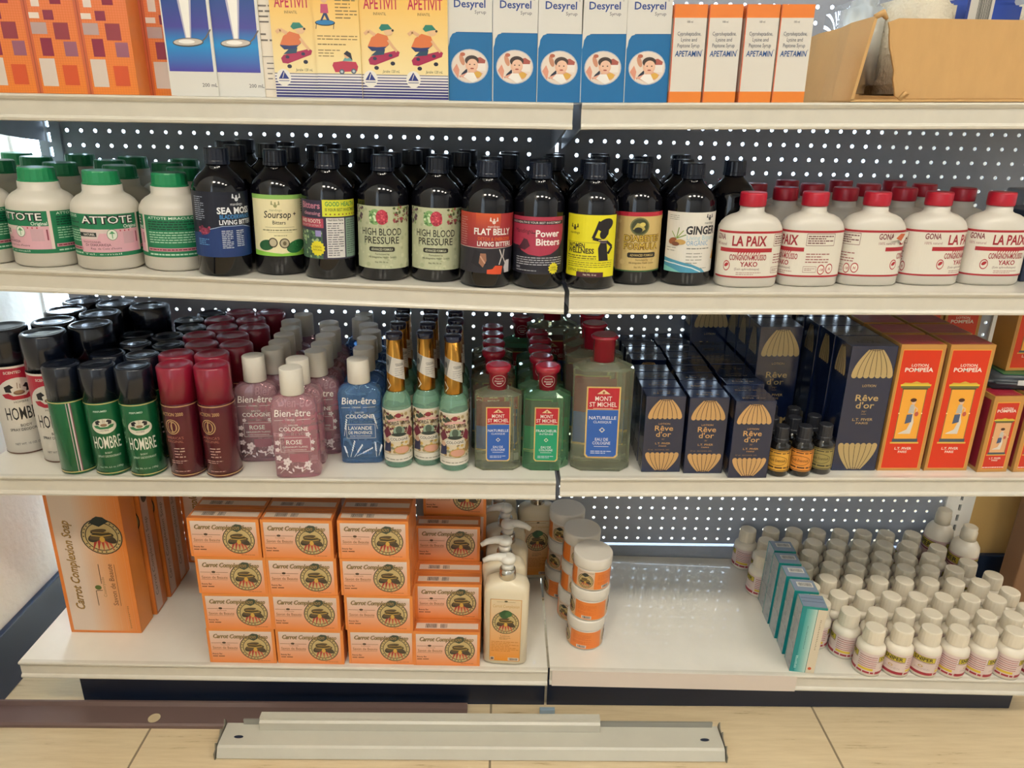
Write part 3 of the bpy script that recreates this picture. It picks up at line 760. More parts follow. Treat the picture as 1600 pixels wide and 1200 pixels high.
def L_sea(A):
    A.rect(-.10, .028, .10, .118, '0c1328').poly([(-.10, .028), (.10, .028), (.10, .058), (.05, .064), (.02, .071), (-.01, .071), (-.04, .062), (-.10, .058)], '14346e').line([(-.045, .0625), (-.01, .0715), (.02, .0715), (.05, .0645)], .0008, 'a9bddd')
    logo(A, .012, .108, .010, 'd8dde6')
    A.text('SEA MOSS', .010, .0885, .0085, 'eceef2', w=.052, bold=.06).text('BLADDERWRACK', .012, .0815, .0055, '3f86c4', w=.05, bold=.05).text('LIVING BITTERS', .014, .0735, .0062, 'eceef2', w=.056, bold=.04)
    A.ell(-.036, .064, .008, .005, '8d3050', 8).specks(-.045, .058, -.028, .070, 18, .002, ('a8405e', '6d2440')).para(-.012, .040, .003, .066, 10, 'c8d0e0', .4).para(.008, .042, .02, .066, 9, 'c8d0e0', .4).para(-.052, .078, -.034, .112, 12, 'aab4c8', .3).para(-.048, .044, -.03, .054, 4, '5f9ad0', .4)
def L_sour(A):
    A.rect(-.045, .0285, .045, .115, 'e9dfb4').rect(-.045, .109, .045, .115, '8fbf62')
    A.poly([(-.045, .0285), (.045, .0285), (.045, .038), (.02, .034), (0, .032), (-.02, .034), (-.045, .036)], '8cc84a')
    logo(A, -.006, .100, .009, '9a9a6a')
    A.text('Soursop', -.004, .083, .0095, '1c1c18', w=.038, shear=.12, bold=.02).text('+', .021, .0855, .006, '1c1c18', bold=.05).text('Bitters', -.002, .074, .0052, '2c2c22', w=.018, bold=.02)
    A.rect(-.022, .0695, .02, .0699, '5c5a40').para(-.026, .0645, .024, .0668, 1, '77744e', .6).rect(-.018, .0625, .016, .0629, '5c5a40').para(-.01, .057, .008, .059, 1, '8a875e', .5)
    A.ell(-.022, .044, .012, .0075, '1e5a34', a=.2).ell(.022, .042, .016, .009, '246b3a', a=.25).ell(-.012, .048, .0065, .007, '3a3022').ell(-.012, .048, .005, .0055, 'b9ae92').ell(.004, .047, .0072, .0072, '3a3022').ell(.004, .047, .0058, .0058, 'b9ae92').ell(.004, .047, .0025, .003, '6d6148').specks(.012, .036, .036, .049, 24, .0009, ('17502a', '3f8a50'))
    A.para(.034, .09, .044, .11, 6, '6d6a48', .35)
def L_roots(A):
    A.rect(-.05, .030, .05, .112, '2c2740').rect(-.05, .030, -.006, .070, '43604e').specks(-.05, .032, -.008, .068, 60, .0022, ('27483a', '6f9a6a', '9fb98a'), 5)
    A.text('Bitters', -.024, .1005, .0085, 'b9758c', w=.032, bold=.05).text('cleansing', -.022, .0915, .005, 'c98aa0', w=.028, bold=.02).rect(-.05, .074, -.004, .087, 'a83a52').text('AND ROOTS', -.026, .0805, .005, 'e6d6cc', w=.036, bold=.03).text('LIVING BITTER EXTRACT', -.026, .0755, .003, 'd8b8b4', w=.038)
    A.rect(-.005, .090, .05, .113, 'd6d83c').text('GOOD HEALTH', .022, .1045, .006, '2f8a4a', w=.046, bold=.04).text('IS YOUR BEST INVESTMENT', .024, .0975, .0042, '3c5a2c', w=.05, bold=.02)
    for i in range(9): A.ell(.0+.006*i, .0932, .0013, .0013, '8a5a2a', 5)
    A.rect(0, .032, .026, .088, 'd9d6d4').rect(.028, .032, .05, .088, '7f9a8c').text('Nutrition Facts', .013, .084, .003, '22222a', w=.022, bold=.03).para(.0015, .034, .0245, .082, 15, '4a4a55', .35).para(.030, .036, .048, .086, 16, '3a4a48', .3)
    A.ell(-.012, .066, .006, .006, '9a90c8', 4, PI/4)
    pts = [(-.014+(.0115 if k % 2 else .0095)*math.cos(k*PI/14), .045+(.0115 if k % 2 else .0095)*math.sin(k*PI/14)) for k in range(28)]
    A.poly(pts, 'e2d62c').text('100%', -.014, .0455, .003, '5a4a1a', w=.012).text('NATURAL', -.014, .0415, .0025, '5a4a1a', w=.014)
def L_hbp(A):
    A.rect(-.048, .0185, .048, .107, 'b9bd9c').specks(-.048, .02, .048, .105, 60, .003, ('c6c8a8', 'aab08e'), 9)
    A.specks(.014, .084, .044, .106, 60, .0022, ('6d3038', '8a9a58', '9c4a50', '4d5a38'), 4).specks(-.048, .084, -.032, .106, 34, .0022, ('6d4a5a', '8a9a70', '4d3a48'), 6)
    A.ell(-.012, .092, .009, .011, '7fa86a').specks(-.02, .082, -.008, .102, 20, .0018, ('4f7a48', 'cfe0b8'), 7).ell(-.002, .092, .0085, .0105, 'b8364a').specks(-.008, .083, .005, .101, 22, .0016, ('d8606c', '962a3c'), 8)
    A.text('HIGH BLOOD', -.003, .0665, .0098, '23241e', w=.060, bold=.02).text('PRESSURE', -.003, .0545, .0098, '23241e', w=.052, bold=.02)
    A.poly([(-.021, .0445), (-.019, .0432), (.014, .0432), (.016, .0445), (.016, .0487), (.014, .0500), (-.019, .0500), (-.021, .0487)], '23241e').text('ADVANCED FORMULA', -.0025, .0449, .0033, 'c9cbae', w=.031, bold=.03)
    A.text('Formulated by', -.002, .0385, .0028, '3a3b30', w=.02).text('Hk Integrative Health System', -.002, .0340, .0028, '3a3b30', w=.04).text('Net Wt. 16 oz.', -.003, .027, .0026, '3a3b30', w=.019)
def L_flat(A):
    A.rect(-.055, .022, .055, .106, '24222c').rect(-.055, .058, .022, .106, '8c2c3c', 'b8402c').rect(-.020, .085, .016, .106, 'a83a30', 'd0582c').rect(.016, .058, .055, .106, '9a2a38', 'a83434').line([(-.055, .058), (.0, .0575), (.055, .0595)], .0007, 'd8c8c0')
    logo(A, .006, .094, .009, 'e6d8d0')
    A.text('FLAT BELLY', .006, .0765, .0085, 'ece6e0', w=.056, bold=.06).text('DETOX & ENERGIZER', .009, .0685, .0045, 'e0682c', w=.05, bold=.03).text('LIVING BITTERS', .010, .0605, .0062, 'ece6e0', w=.054, bold=.05).para(-.05, .06, -.034, .10, 12, 'c08a84', .3)
    A.poly([(-.026, .036), (-.020, .055), (-.006, .050), (-.003, .034), (-.014, .030)], '171620').poly([(-.014, .036), (-.012, .05), (-.004, .05), (-.003, .04), (-.008, .03)], '9a6a52').line([(-.012, .046), (-.005, .036)], .002, 'c99a80').poly([(-.002, .021), (.02, .020), (.022, .032), (.010, .033), (.006, .028), (-.002, .027)], 'd8502c')
    A.line([(.016, .056), (.020, .046), (.016, .034)], .0016, 'd8d2d0').line([(.024, .056), (.022, .045), (.028, .034)], .0016, 'd8d2d0').poly([(.024, .03), (.028, .04), (.036, .04), (.036, .022), (.026, .022)], 'c9c4c8')
def L_power(A):
    A.rect(-.055, .022, .055, .103, '20202c')
    A.poly([(-.055, .103), (.042, .103), (.044, .085), (.042, .070), (.034, .058), (.020, .0505), (.004, .048), (-.012, .050), (-.024, .055), (-.030, .062), (-.055, .062)], 'a8324c')
    A.rect(-.048, .0925, .042, .0975, '17161e').text('GOOD HEALTH IS YOUR BEST INVESTMENT', -.004, .0936, .0028, 'd8d0cc', w=.082, bold=.02)
    A.text('Mandingo', -.022, .080, .006, '2a1a22', w=.03, shear=.3).line([(-.008, .0805), (.0, .0805)], .001, '2a1a22')
    A.text('Power', .016, .0755, .0092, 'efe6e2', w=.036, bold=.05).text('Bitters', .017, .0635, .0092, 'efe6e2', w=.037, bold=.05)
    A.poly([(-.032, .058), (-.026, .063), (-.020, .072), (-.026, .074), (-.014, .071), (-.010, .062), (-.018, .056)], '4a2030')
    A.para(-.034, .034, .042, .047, 4, 'b8b8c0', .35).para(-.034, .0255, .0, .028, 1, 'a8a8b0', .4).rect(-.034, .0295, -.026, .0325, '8a8a94')
    pts = [(.026+(.009 if k % 2 else .007)*math.cos(k*PI/12), .030+(.009 if k % 2 else .007)*math.sin(k*PI/12)) for k in range(24)]
    A.poly(pts, 'e0d42c').text('100%', .026, .030, .0026, '4a4018', w=.009).text('NATURAL', .026, .0268, .002, '4a4018', w=.011)
def L_women(A):
    A.rect(-.044, .0175, .042, .1075, '17161a').rect(-.043, .0185, .041, .1065, 'e2d81e')
    logo(A, -.026, .087, .009, '3a3416')
    A.rect(-.040, .0675, .012, .0679, '2a2718').text('WOMEN', -.023, .0595, .0068, '1c1a14', w=.028, bold=.06).text('WELLNESS', -.0165, .0525, .0068, '1c1a14', w=.042, bold=.06).para(-.038, .0435, .008, .050, 2, '6d681e', .45).rect(-.040, .042, .036, .0424, '2a2718').para(-.038, .0315, .034, .0405, 3, '77721c', .35).text('LIVING BITTERS', -.018, .0255, .0042, '2a2718', w=.036).poly([(-.020, .0185), (.020, .0185), (.020, .0255), (-.020, .0255)], '4d2230').text('Net Wt. 16 oz', 0, .0205, .0028, 'e2d6c0', w=.019, bold=.02)
    k = '17131a'
    A.poly([(.012, .042), (.010, .060), (.014, .071), (.022, .072), (.024, .060), (.027, .042)], k).ell(.017, .0795, .0055, .0065, k).ell(.020, .093, .013, .0085, k, a=.35).poly([(.012, .080), (.014, .088), (.026, .090), (.025, .080), (.020, .074)], k)
    A.line([(.014, .071), (.002, .074), (.006, .084), (.011, .098)], .0042, k).line([(.022, .070), (.033, .062), (.026, .052)], .004, k).line([(.010, .0715), (.023, .071)], .0012, 'c9b09a').line([(.012, .0685), (.023, .068)], .0008, '9a86a0')
def L_diab(A):
    A.rect(-.05, .0205, .05, .1075, 'cdb272').rect(-.05, .0205, -.02, .101, 'b99a62', 'c4a468').specks(-.048, .03, .05, .10, 36, .004, ('d4ba7c', 'c6a868'), 11).rect(-.05, .1015, .05, .1075, 'b82438').rect(-.05, .0205, .05, .0225, '2f5a30')
    A.ell(.004, .087, .014, .013, '3f4428').ring(.004, .087, .014, .013, .002, '6f7046').poly([(-.006, .083), (.0, .092), (.008, .091), (.012, .083), (.006, .079), (0, .081)], 'b9a85a').ell(.002, .082, .006, .004, '1c2014').ell(.008, .090, .004, .003, 'd6c468')
    A.text('DIABETES', .010, .0655, .0088, '6d4c10', w=.057, bold=.14).text('DIABETES', .010, .0655, .0088, 'd8b848', w=.056, bold=-.0).text('FORMULA', .009, .054, .0088, '6d4c10', w=.055, bold=.14).text('FORMULA', .009, .054, .0088, 'd8b848', w=.054)
    A.poly([(-.012, .0430), (-.010, .0415), (.030, .0415), (.032, .0430), (.032, .0475), (.030, .0490), (-.010, .0490), (-.012, .0475)], '1c1a16').text('ADVANCED FORMULA', .010, .0435, .0034, 'cdb272', w=.036, bold=.03)
    A.text('Formulated by', .010, .037, .0027, '3d3420', w=.019).text('Hk Integrative Health System', .010, .0325, .0027, '3d3420', w=.038).text('Net Wt. 16 oz', .008, .026, .0026, '3d3420', w=.018)
def L_ging(A):
    A.rect(-.05, .0205, .05, .108, 'ded9cf').poly([(-.05, .0205), (.018, .0205), (.012, .026), (-.005, .033), (-.03, .038), (-.05, .041)], '4a93b0').line([(-.05, .0345), (-.03, .033), (-.005, .028), (.01, .0215)], .0016, 'd6e2e2').poly([(-.05, .0205), (-.02, .0205), (-.035, .026), (-.05, .029)], '7cc0b8')
    logo(A, .019, .099, .009, '2a2a30')
    A.text('GINGER', .008, .077, .0112, '22232a', w=.050, bold=.07, shear=.05).text('Living Bitters', .008, .0685, .0068, '9cc0cc', w=.046).text('ORGANIC', .002, .0605, .0068, '6f9fc4', w=.034)
    A.line([(-.030, .070), (-.027, .086)], .0014, '6f8a3c').line([(-.030, .070), (-.020, .082)], .0014, '8aa04a').line([(-.030, .070), (-.016, .076)], .0014, '6f8a3c').line([(-.031, .070), (-.038, .080)], .0012, '8aa04a').ell(-.036, .066, .007, .0045, '9a5a3c', a=.4).ell(-.024, .065, .008, .004, 'c9a05a').ell(-.031, .062, .006, .003, '7a4a34')
    A.para(-.014, .0545, .022, .0575, 1, '77786f', .5).para(-.014, .0325, .010, .051, 4, '8a8a80', .25).para(-.044, .096, -.028, .104, 3, '8a8a80', .3).para(-.046, .05, -.03, .058, 2, '9a9a90', .3).para(.008, .026, .02, .028, 1, '8a8a80', .5).poly([(.030, .04), (.036, .052), (.046, .05), (.046, .036)], 'd8a85a')
BT = [((300, 385), 431, L_sea, -.010, 'blue and black seaweed label'), ((385, 468), 432, L_sour, -.002, 'cream and green soursop label'), ((470, 552), 437, L_roots, .004, 'purple roots label and white nutrition table'),
      ((555, 635), 440, L_hbp, 0, 'grey-green berry label, left of its twin'), ((638, 719), 443, L_hbp, -.001, 'grey-green berry label, right of its twin'), ((720, 802), 450, L_flat, -.004, 'red and orange belly label'),
      ((800, 881), 453, L_power, .002, 'crimson circle label with a flexed arm'), ((886, 965), 452, L_women, 0, 'bright yellow label with a silhouetted woman'), ((962, 1042), 448, L_diab, -.002, 'tan label under a red stripe'), ((1042, 1118), 446, L_ging, -.014, 'white ginger label with a blue wave')]
gb = 'dark bitters bottles'
front_x = []
for (u0, u1), v, fn, u0c, desc in BT:
    k = 'S2L' if u1 < 890 else 'S2R'
    p = on(k, (u0+u1)/2, v); x, y = p.x, p.y+RB
    if u0 == 886: x += .005
    t = thing('bitters_bottle', 'dark bottle with a black cap and a '+desc, 'bottle', (x, y, zs(k, x)), facing(x, y)-u0c/RB, gb)
    a, b2 = plain.children
    for c in (a, b2):
        q = c.copy(); COL.objects.link(q); q.parent = t
    A = Art(); fn(A); Geo().art(A, m_cyl(RB+.0002), .0045).build('label', PAPER, t)
    front_x.append((x, y))
P = Proto(plain)
rows = [[378, 440, 507, 574, 619+30, 698+10, 770, 842, 898+5, 980, 1056], [352, 400+15, 469, 545, 606, 680, 740, 822+4, 885, 955, 1028], [380, 437, 500, 560, 622, 688, 752, 815, 872]]
for j, row in enumerate(rows):
    X = None; n = 0
    for u in row:
        y = -.357+RB+.0765*(j+1)
        p = at_y(u, 246-6*j, y); x = p.x
        if X is not None and x < X+.0755: x = X+.0755
        if j == 0:
            for fx, fy in front_x:
                d = math.hypot(fx-x, fy-y)
                if d < .0752: y = fy+math.sqrt(max(0, .0755**2-(fx-x)**2))
        X = x; k = 'S2L' if x < SEAM else 'S2R'
        P.put('dark bottle with a plain black cap, %s from the left in the %s row' % (NTH[n], ORD[j+1]), (x, y, zs(k, x)+.0008), 0, gb); n += 1
# white jugs with red caps
JA, JB, JN = .0458, .030, 2.7
def jug():
    t = thing('capped_jug', '', 'bottle')
    E = (JN, 1, 1)
    g = Geo().lathe([(1, 0, JN, .042, .026), (1, .004, JN, JA-.001, JB), (1, .076, JN, JA, JB), (1, .086, 2.6, .0456, .0292), (1, .093, 2.5, .0425, .0275), (1, .099, 2.3, .037, .025), (1, .103, 2.1, .030, .0215), (1, .1055, 2, .0215, .0190), (1, .108, 2, .0178, .0175), (1, .119, 2, .0170, .0170)], 36)
    g.build('body', plw, t)
    Geo().lathe([(.0185, .116), (.0190, .118), (.0190, .133), (.0180, .1355)], 32, rib=.012).build('cap', redp, t)
    A = Art(); A.rect(-.30, .022, .30, .074, 'dcd5c6'); r = 'a8232c'
    A.rect(-.30, .071, .30, .0735, r).rect(-.30, .0215, .30, .0235, r)
    for o in (-.17, 0, .17):
        A.line([(o-.045, .0525), (o+.04, .0525)], .0045, r)
        A.add([[(o+.0-.012+.004*i, .0505), (o-.010+.004*i, .0505), (o-.013+.004*i, .0465)] for i in range(9)], r)
        A.text('LA PAIX', o+.004, .0575, .0105, '9a1f2c', w=.052, bold=.06).text('CONGNON-MOUSSO', o+.004, .0415, .0062, '9a2430', w=.056, bold=.04).text('YAKO', o+.006, .0345, .0052, '9a2430', w=.027, bold=.05)
        A.text('(Soin aphrodisiaque)', o+.004, .0305, .0025, '6a3a3a', w=.038).para(o-.012, .0245, o+.026, .0285, 2, 'a06a66', .35).ell(o-.028, .035, .0058, .0058, r).ell(o-.028, .035, .0047, .0047, 'dcd5c6').ell(o-.028, .036, .0036, .002, r, a=.4)
        A.frame(o+.042, .057, o+.085, .070, .0006, '7a4a48').para(o+.044, .0585, o+.083, .0685, 4, '6a3c3c', .5).para(o+.044, .037, o+.08, .049, 4, '9a5a58', .4).frame(o+.042, .027, o+.062, .0335, .0005, '9a6a66').para(o+.044, .0285, o+.06, .032, 2, '9a6a66', .4)
        A.ell(o+.070, .030, .0058, .0058, r).ell(o+.070, .030, .0046, .0046, 'e6dfd0').text('-18', o+.070, .0285, .003, r, w=.007, bold=.03).ell(o+.083, .031, .0058, .0058, r).ell(o+.083, .031, .0046, .0046, 'e6dfd0').text('H', o+.083, .029, .0036, r, bold=.04)
        A.text('GONA', o-.046, .0635, .0062, '77323a', w=.024, bold=.05).text('100% naturel', o-.044, .0575, .003, '9a5a5a', w=.026)
    A.scale(.93, 1.31, -.0065, .0215)
    return t, A
t, A = jug()
def jug_label(t, sh):
    B = Art(); B.n = A.n
    for n, p, c in A.L:
        q = [(x-sh, y) for x, y in p]
        if min(x for x, y in q) > -.072 and max(x for x, y in q) < .072: B.L.append((n, q, c))
        elif max(x for x, y in q) > -.072 and min(x for x, y in q) < .072:
            pv = clip(list(zip(q, c)), 0, -.072, .072)
            if pv: B.L.append((n, [z[0] for z in pv], [z[1] for z in pv]))
    return Geo().art(B, m_oval(JA, JB, JN), .004).build('label', PAPER, t)
gl = 'white jugs with red caps'
JF = [((1115, 1218), 450, .012, 'first in front, beside the white ginger bottle', 0), ((1210, 1312), 449, .055, 'turned to its boxed small print', 0), ((1305, 1402), 448, -.052, 'with a torn label', 0), ((1397, 1500), 447, -.030, 'label starting with the white gap of the seam', 0), ((1488, 1596), 447, -.004, 'at the right end, brand name facing out', 0)]
bodies = list(t.children)
for i, ((u0, u1), v, sh, desc, rz) in enumerate(JF):
    p = on('S2R', (u0+u1)/2, v); x, y = p.x, p.y+JB
    q = thing('capped_jug', 'white jug with a red cap, '+desc, 'bottle', (x, y, zs('S2R', x)), [.03, 0, -.015, -.02, -.02][i], gl)
    for c in bodies: d = c.copy(); COL.objects.link(d); d.parent = q
    jug_label(q, sh)
    if i == 2:
        Geo().art(Art().poly([(.012, .068), (.020, .080), (.048, .081), (.05, .071), (.040, .074), (.030, .064), (.024, .070)], 'd6cfc0').poly([(.020, .072), (.026, .079), (.034, .078), (.028, .068)], 'c2623c'), lambda u, v, o: m_oval(JA, JB, JN)(u, v, o+.007*.5), .004).build('label_tear', PAPER, q)
P = Proto(t)
jr = [[(1113, 290, 1), (1228, 292, 1), (1318, 292, 1), (1404, 295, 1), (1495, 291, 1)], [(1184, 287, 2), (1268, 285, 2), (1350, 288, 2), (1430, 288, 2)], [(1146, 287, 3), (1238, 283, 3), (1317, 281, 3), (1391, 280, 3)]]
for j, row in enumerate(jr):
    for i, (u, v, k) in enumerate(row):
        y = -.336+JB+.0625*k; x = at_y(u, v+3, y).x
        P.put('white jug with a dark red cap, %s from the left in the %s row' % (NTH[i], ORD[j+1]), (x, y, zs('S2R', x)+.0005), 0, gl)
p = at_y(1590, 440, -.30)
tag(Geo().box(0, 0, 0, .09, .10, .105, bev=.002).build('navy_carton', mat('navy_card', '1d2740', .4), None, (p.x+.003, -.30, zs('S2R', p.x+.04))), 'dark navy carton at the far right of the second shelf', 'carton')
p = at_y(1568, 400, -.16)
tag(Geo().box(0, 0, 0, .055, .05, .125, bev=.004).build('grey_carton', mat('grey_card', '8d8f94', .5), None, (p.x+.012, -.16, zs('S2R', p.x+.03)+.0005)), 'pale grey carton behind the last red-capped jug', 'carton')

# ================================================================ third shelf
K = 'S3L'
navyblk = mat('glossy_black_cap', '0c1322', .22, coat=.4)
wht = mat('white_tin', 'dcd7cf', .35)
# big white and red spray cans
def emblem_horses(A, x, y, s, band, dark):
    A.poly([(x-s, y-s*.05), (x-s*.6, y+s*.02), (x-s*.35, y-s*.2), (x+s*.35, y-s*.2), (x+s*.6, y+s*.02), (x+s, y-s*.0), (x+s*.85, y-s*.3), (x+s*.4, y-s*.45), (x-s*.4, y-s*.45), (x-s*.85, y-s*.3)], band)
    for sg in (-1, 1): A.poly([(x+sg*s*.75, y+s*.1), (x+sg*s*.8, y+s*.45), (x+sg*s*.45, y+s*.62), (x+sg*s*.25, y+s*.4), (x+sg*s*.45, y+s*.3), (x+sg*s*.4, y+s*.05)], dark)
    A.ell(x, y+s*.02, s*.32, s*.16, '7a5a48').ell(x, y+s*.08, s*.25, s*.1, '9a7a5c').line([(x-s*.05, y+s*.3), (x-s*.02, y+s*.7)], s*.05, '9a8a7a').line([(x+s*.1, y+s*.3), (x+s*.12, y+s*.6)], s*.05, '9a8a7a')
    A.text('HOMBRE', x, y-s*.68, s*.14, dark, w=s*.8)
def can(r, h, hc, capm, bodym, art, step=.004, shoulder=.004):
    t = thing('spray_can', '', 'spray can')
    Geo().lathe([(r-.002, 0), (r, .0015), (r, h-hc-.004), (r-.0015, h-hc), (r-.004, h-hc+.004)], 32).build('body', bodym, t)
    c = r-.0006
    Geo().lathe([(c, h-hc-.001), (c, h-.003), (c-.002, h-.0005), (c-.006, h), (c-.008, h-.002), (c*.3, h-.002)], 32).build('cap', capm, t)
    if art: Geo().art(art, m_cyl(r), step).build('print', TIN, t)
    return t
R1, H1 = .034, .2125
A = Art(); rr = R1*PI
A.rect(-rr, .098, rr, .150, 'b3223c').rect(-rr, .150, rr, .1535, 'e2ddd6').rect(-rr, .001, rr, .003, '6d4a3a')
A.add([[(-.036, .098), (.036, .098), (.036, .100), (-.036, .100)]], 'dcd7cf').ell(0, .093, .036, .041, 'dcd7cf', 32).rect(-.036, .06, .036, .094, 'dcd7cf')
A.text('SCENTED', -.004, .141, .0042, 'e6ded8', w=.024, bold=.03)
emblem_horses(A, 0, .108, .025, 'b02138', '1b1a20')
A.text('HOMBRE', 0, .062, .0215, '1b1a1e', w=.052, bold=.012).text('BODY', 0, .0495, .0045, '2a2a30', w=.016, bold=.01).text('SPRAY DEODORANT', 0, .042, .0045, '2a2a30', w=.050, bold=.01).text('NET WT. 10 OZ. (283g)', 0, .017, .0036, '55555c', w=.044)
t = can(R1, H1, .063, navyblk, wht, A, .0045)
P = Proto(t); gw = 'white and red spray cans'
for i, (u, v, lab, rot) in enumerate(((18.7, 508, 'white and red spray can with a black cap, cut by the left edge', -.008), (70.7, 515.5, 'white and red spray can half hidden by the first green can', .002),
                       (84, 500.5, 'black-capped spray can with a blue-white glare on its lid', 0), (114, 486, 'black-capped tall can in the dark, third row back by the wall', 0), (130.7, 472, 'black-capped tall can against the back panel by the wall', 0),
                       (144, 504, 'black-capped tall can right behind the green cans', 0), (167, 488, 'black-capped tall can in the dark, middle of the second column', 0), (186.7, 474, 'black-capped tall can at the back of the second column', 0), (240, 475.5, 'black-capped tall can farthest right, behind the maroon cans', 0))):
    p = above(K, u, v, H1)
    if i == 7: p = p+Vector((.004, .0, 0))
    P.put(lab, (p.x, min(p.y, -.036), zs(K, p.x)), facing(p.x, p.y)-.2-rot/R1, gw)
# green cans
R2, H2 = .0272, .178
grt = mat('green_tin', '12683f', .25, metal=.45, coat=.4)
A = Art(); rr = R2*PI; gold = 'c9b878'
for y in (.004, .1205): A.rect(-rr, y, rr, y+.0016, gold)
A.text('PERFUMED', -.002, .108, .0028, 'cfe0d2', w=.019, bold=.02)
A.ell(0, .0845, .0175, .0125, 'dcd9cc', 28); emblem_horses(A, 0, .0865, .0145, '2a7a4c', '1b1a20')
A.text('HOMBRE', 0, .0475, .020, 'e2e2da', w=.040, bold=.012).text('BODY', 0, .0385, .003, 'c8d8cc', w=.010).text('SPRAY DEODORANT', 0, .0325, .0034, 'c8d8cc', w=.034).text('Net Wt. 6.6 oz. (189g)', 0, .014, .003, 'b8ccbc', w=.034)
A.rect(.0620, .006, .0632, .120, 'b9a9b0').rect(.0655, .006, .0675, .120, 'cfc3c8').rect(.0675, .006, .069, .120, '6d3a4c')
t = can(R2, H2, .054, navyblk, grt, A)
P = Proto(t); gg_ = 'green spray cans'
c3 = [(202.7, 570), (222, 551.5), (247.5, 539), (270, 524.5), (295.5, 512.5), (312, 503), (328, 491)]
c2 = [(149, 568), (180, 551), (208, 537), (228, 525)]
for i, (u, v) in enumerate(c3):
    p = above(K, u, v, H2)
    P.put('green can with a black cap at the front, beside the maroon cans' if i == 0 else 'black-capped green can, %s back in the column beside the maroon cans' % ORD[i], (p.x, p.y, zs(K, p.x)), facing(p.x, p.y)-.16, gg_)
p3 = above(K, 202.7, 570, H2)
for i, (u, v) in enumerate(c2):
    p = above(K, u, v, H2)
    P.put('green can with a black cap at the front, middle of the three' if i == 0 else 'black-capped green can, %s back in the middle green column' % ORD[i], (p.x-(.004 if i else 0), p.y, zs(K, p.x)), facing(p.x, p.y)-.2, gg_)
p = above(K, 101, 567, H2)
P.put('green can turned to its grey seam stripe', (p.x, p.y, zs(K, p.x)), facing(p.x, p.y)-.0665/R2, gg_)
# maroon cans
R3, H3 = .0272, .1812
mtin = mat('maroon_tin', '5a1424', .25, metal=.35, coat=.4); mcap = mat('dark_red_cap', '8a1430', .28, coat=.4)
A = Art(); rr = R3*PI; gd = 'c2a070'
for y in (.004, .1195): A.rect(-rr, y, rr, y+.0016, gd)
A.text('ACTION 2000', -.012, .105, .0055, gd, w=.034, bold=.02)
A.ring(-.014, .087, .0115, .0125, .0014, gd).ring(-.014, .087, .0072, .010, .001, gd).line([(-.014, .078), (-.014, .096)], .0014, gd).ring(-.011, .087, .005, .008, .0009, gd)
A.text("AMERICA'S", -.013, .0665, .0042, 'a86a5c', w=.028).text('ORIGINAL', -.013, .0605, .0042, 'a86a5c', w=.026)
A.para(-.016, .034, .0, .053, 4, 'c8a8a0', .35).para(-.024, .0245, .002, .031, 2, 'c8a8a0', .35).para(-.02, .010, .004, .013, 1, 'c8a8a0', .4)
t = can(R3, H3, .057, mcap, mtin, A)
P = Proto(t)
for nm, lst in (('left', [(273, 568), (280, 552), (302, 539), (325, 525), (339, 513), (346, 502), (369, 491)]), ('right', [(329, 567), (338, 552.5), (356, 538), (381, 525), (390, 512.5), (392, 501), (411, 491)])):
    for i, (u, v) in enumerate(lst):
        p = above(K, u, v, H3)
        P.put('maroon spray can with a red cap, %s in the %s maroon column' % (ORD[i], nm), (p.x, p.y, zs(K, p.x)), facing(p.x, p.y)-.12, 'maroon spray cans')
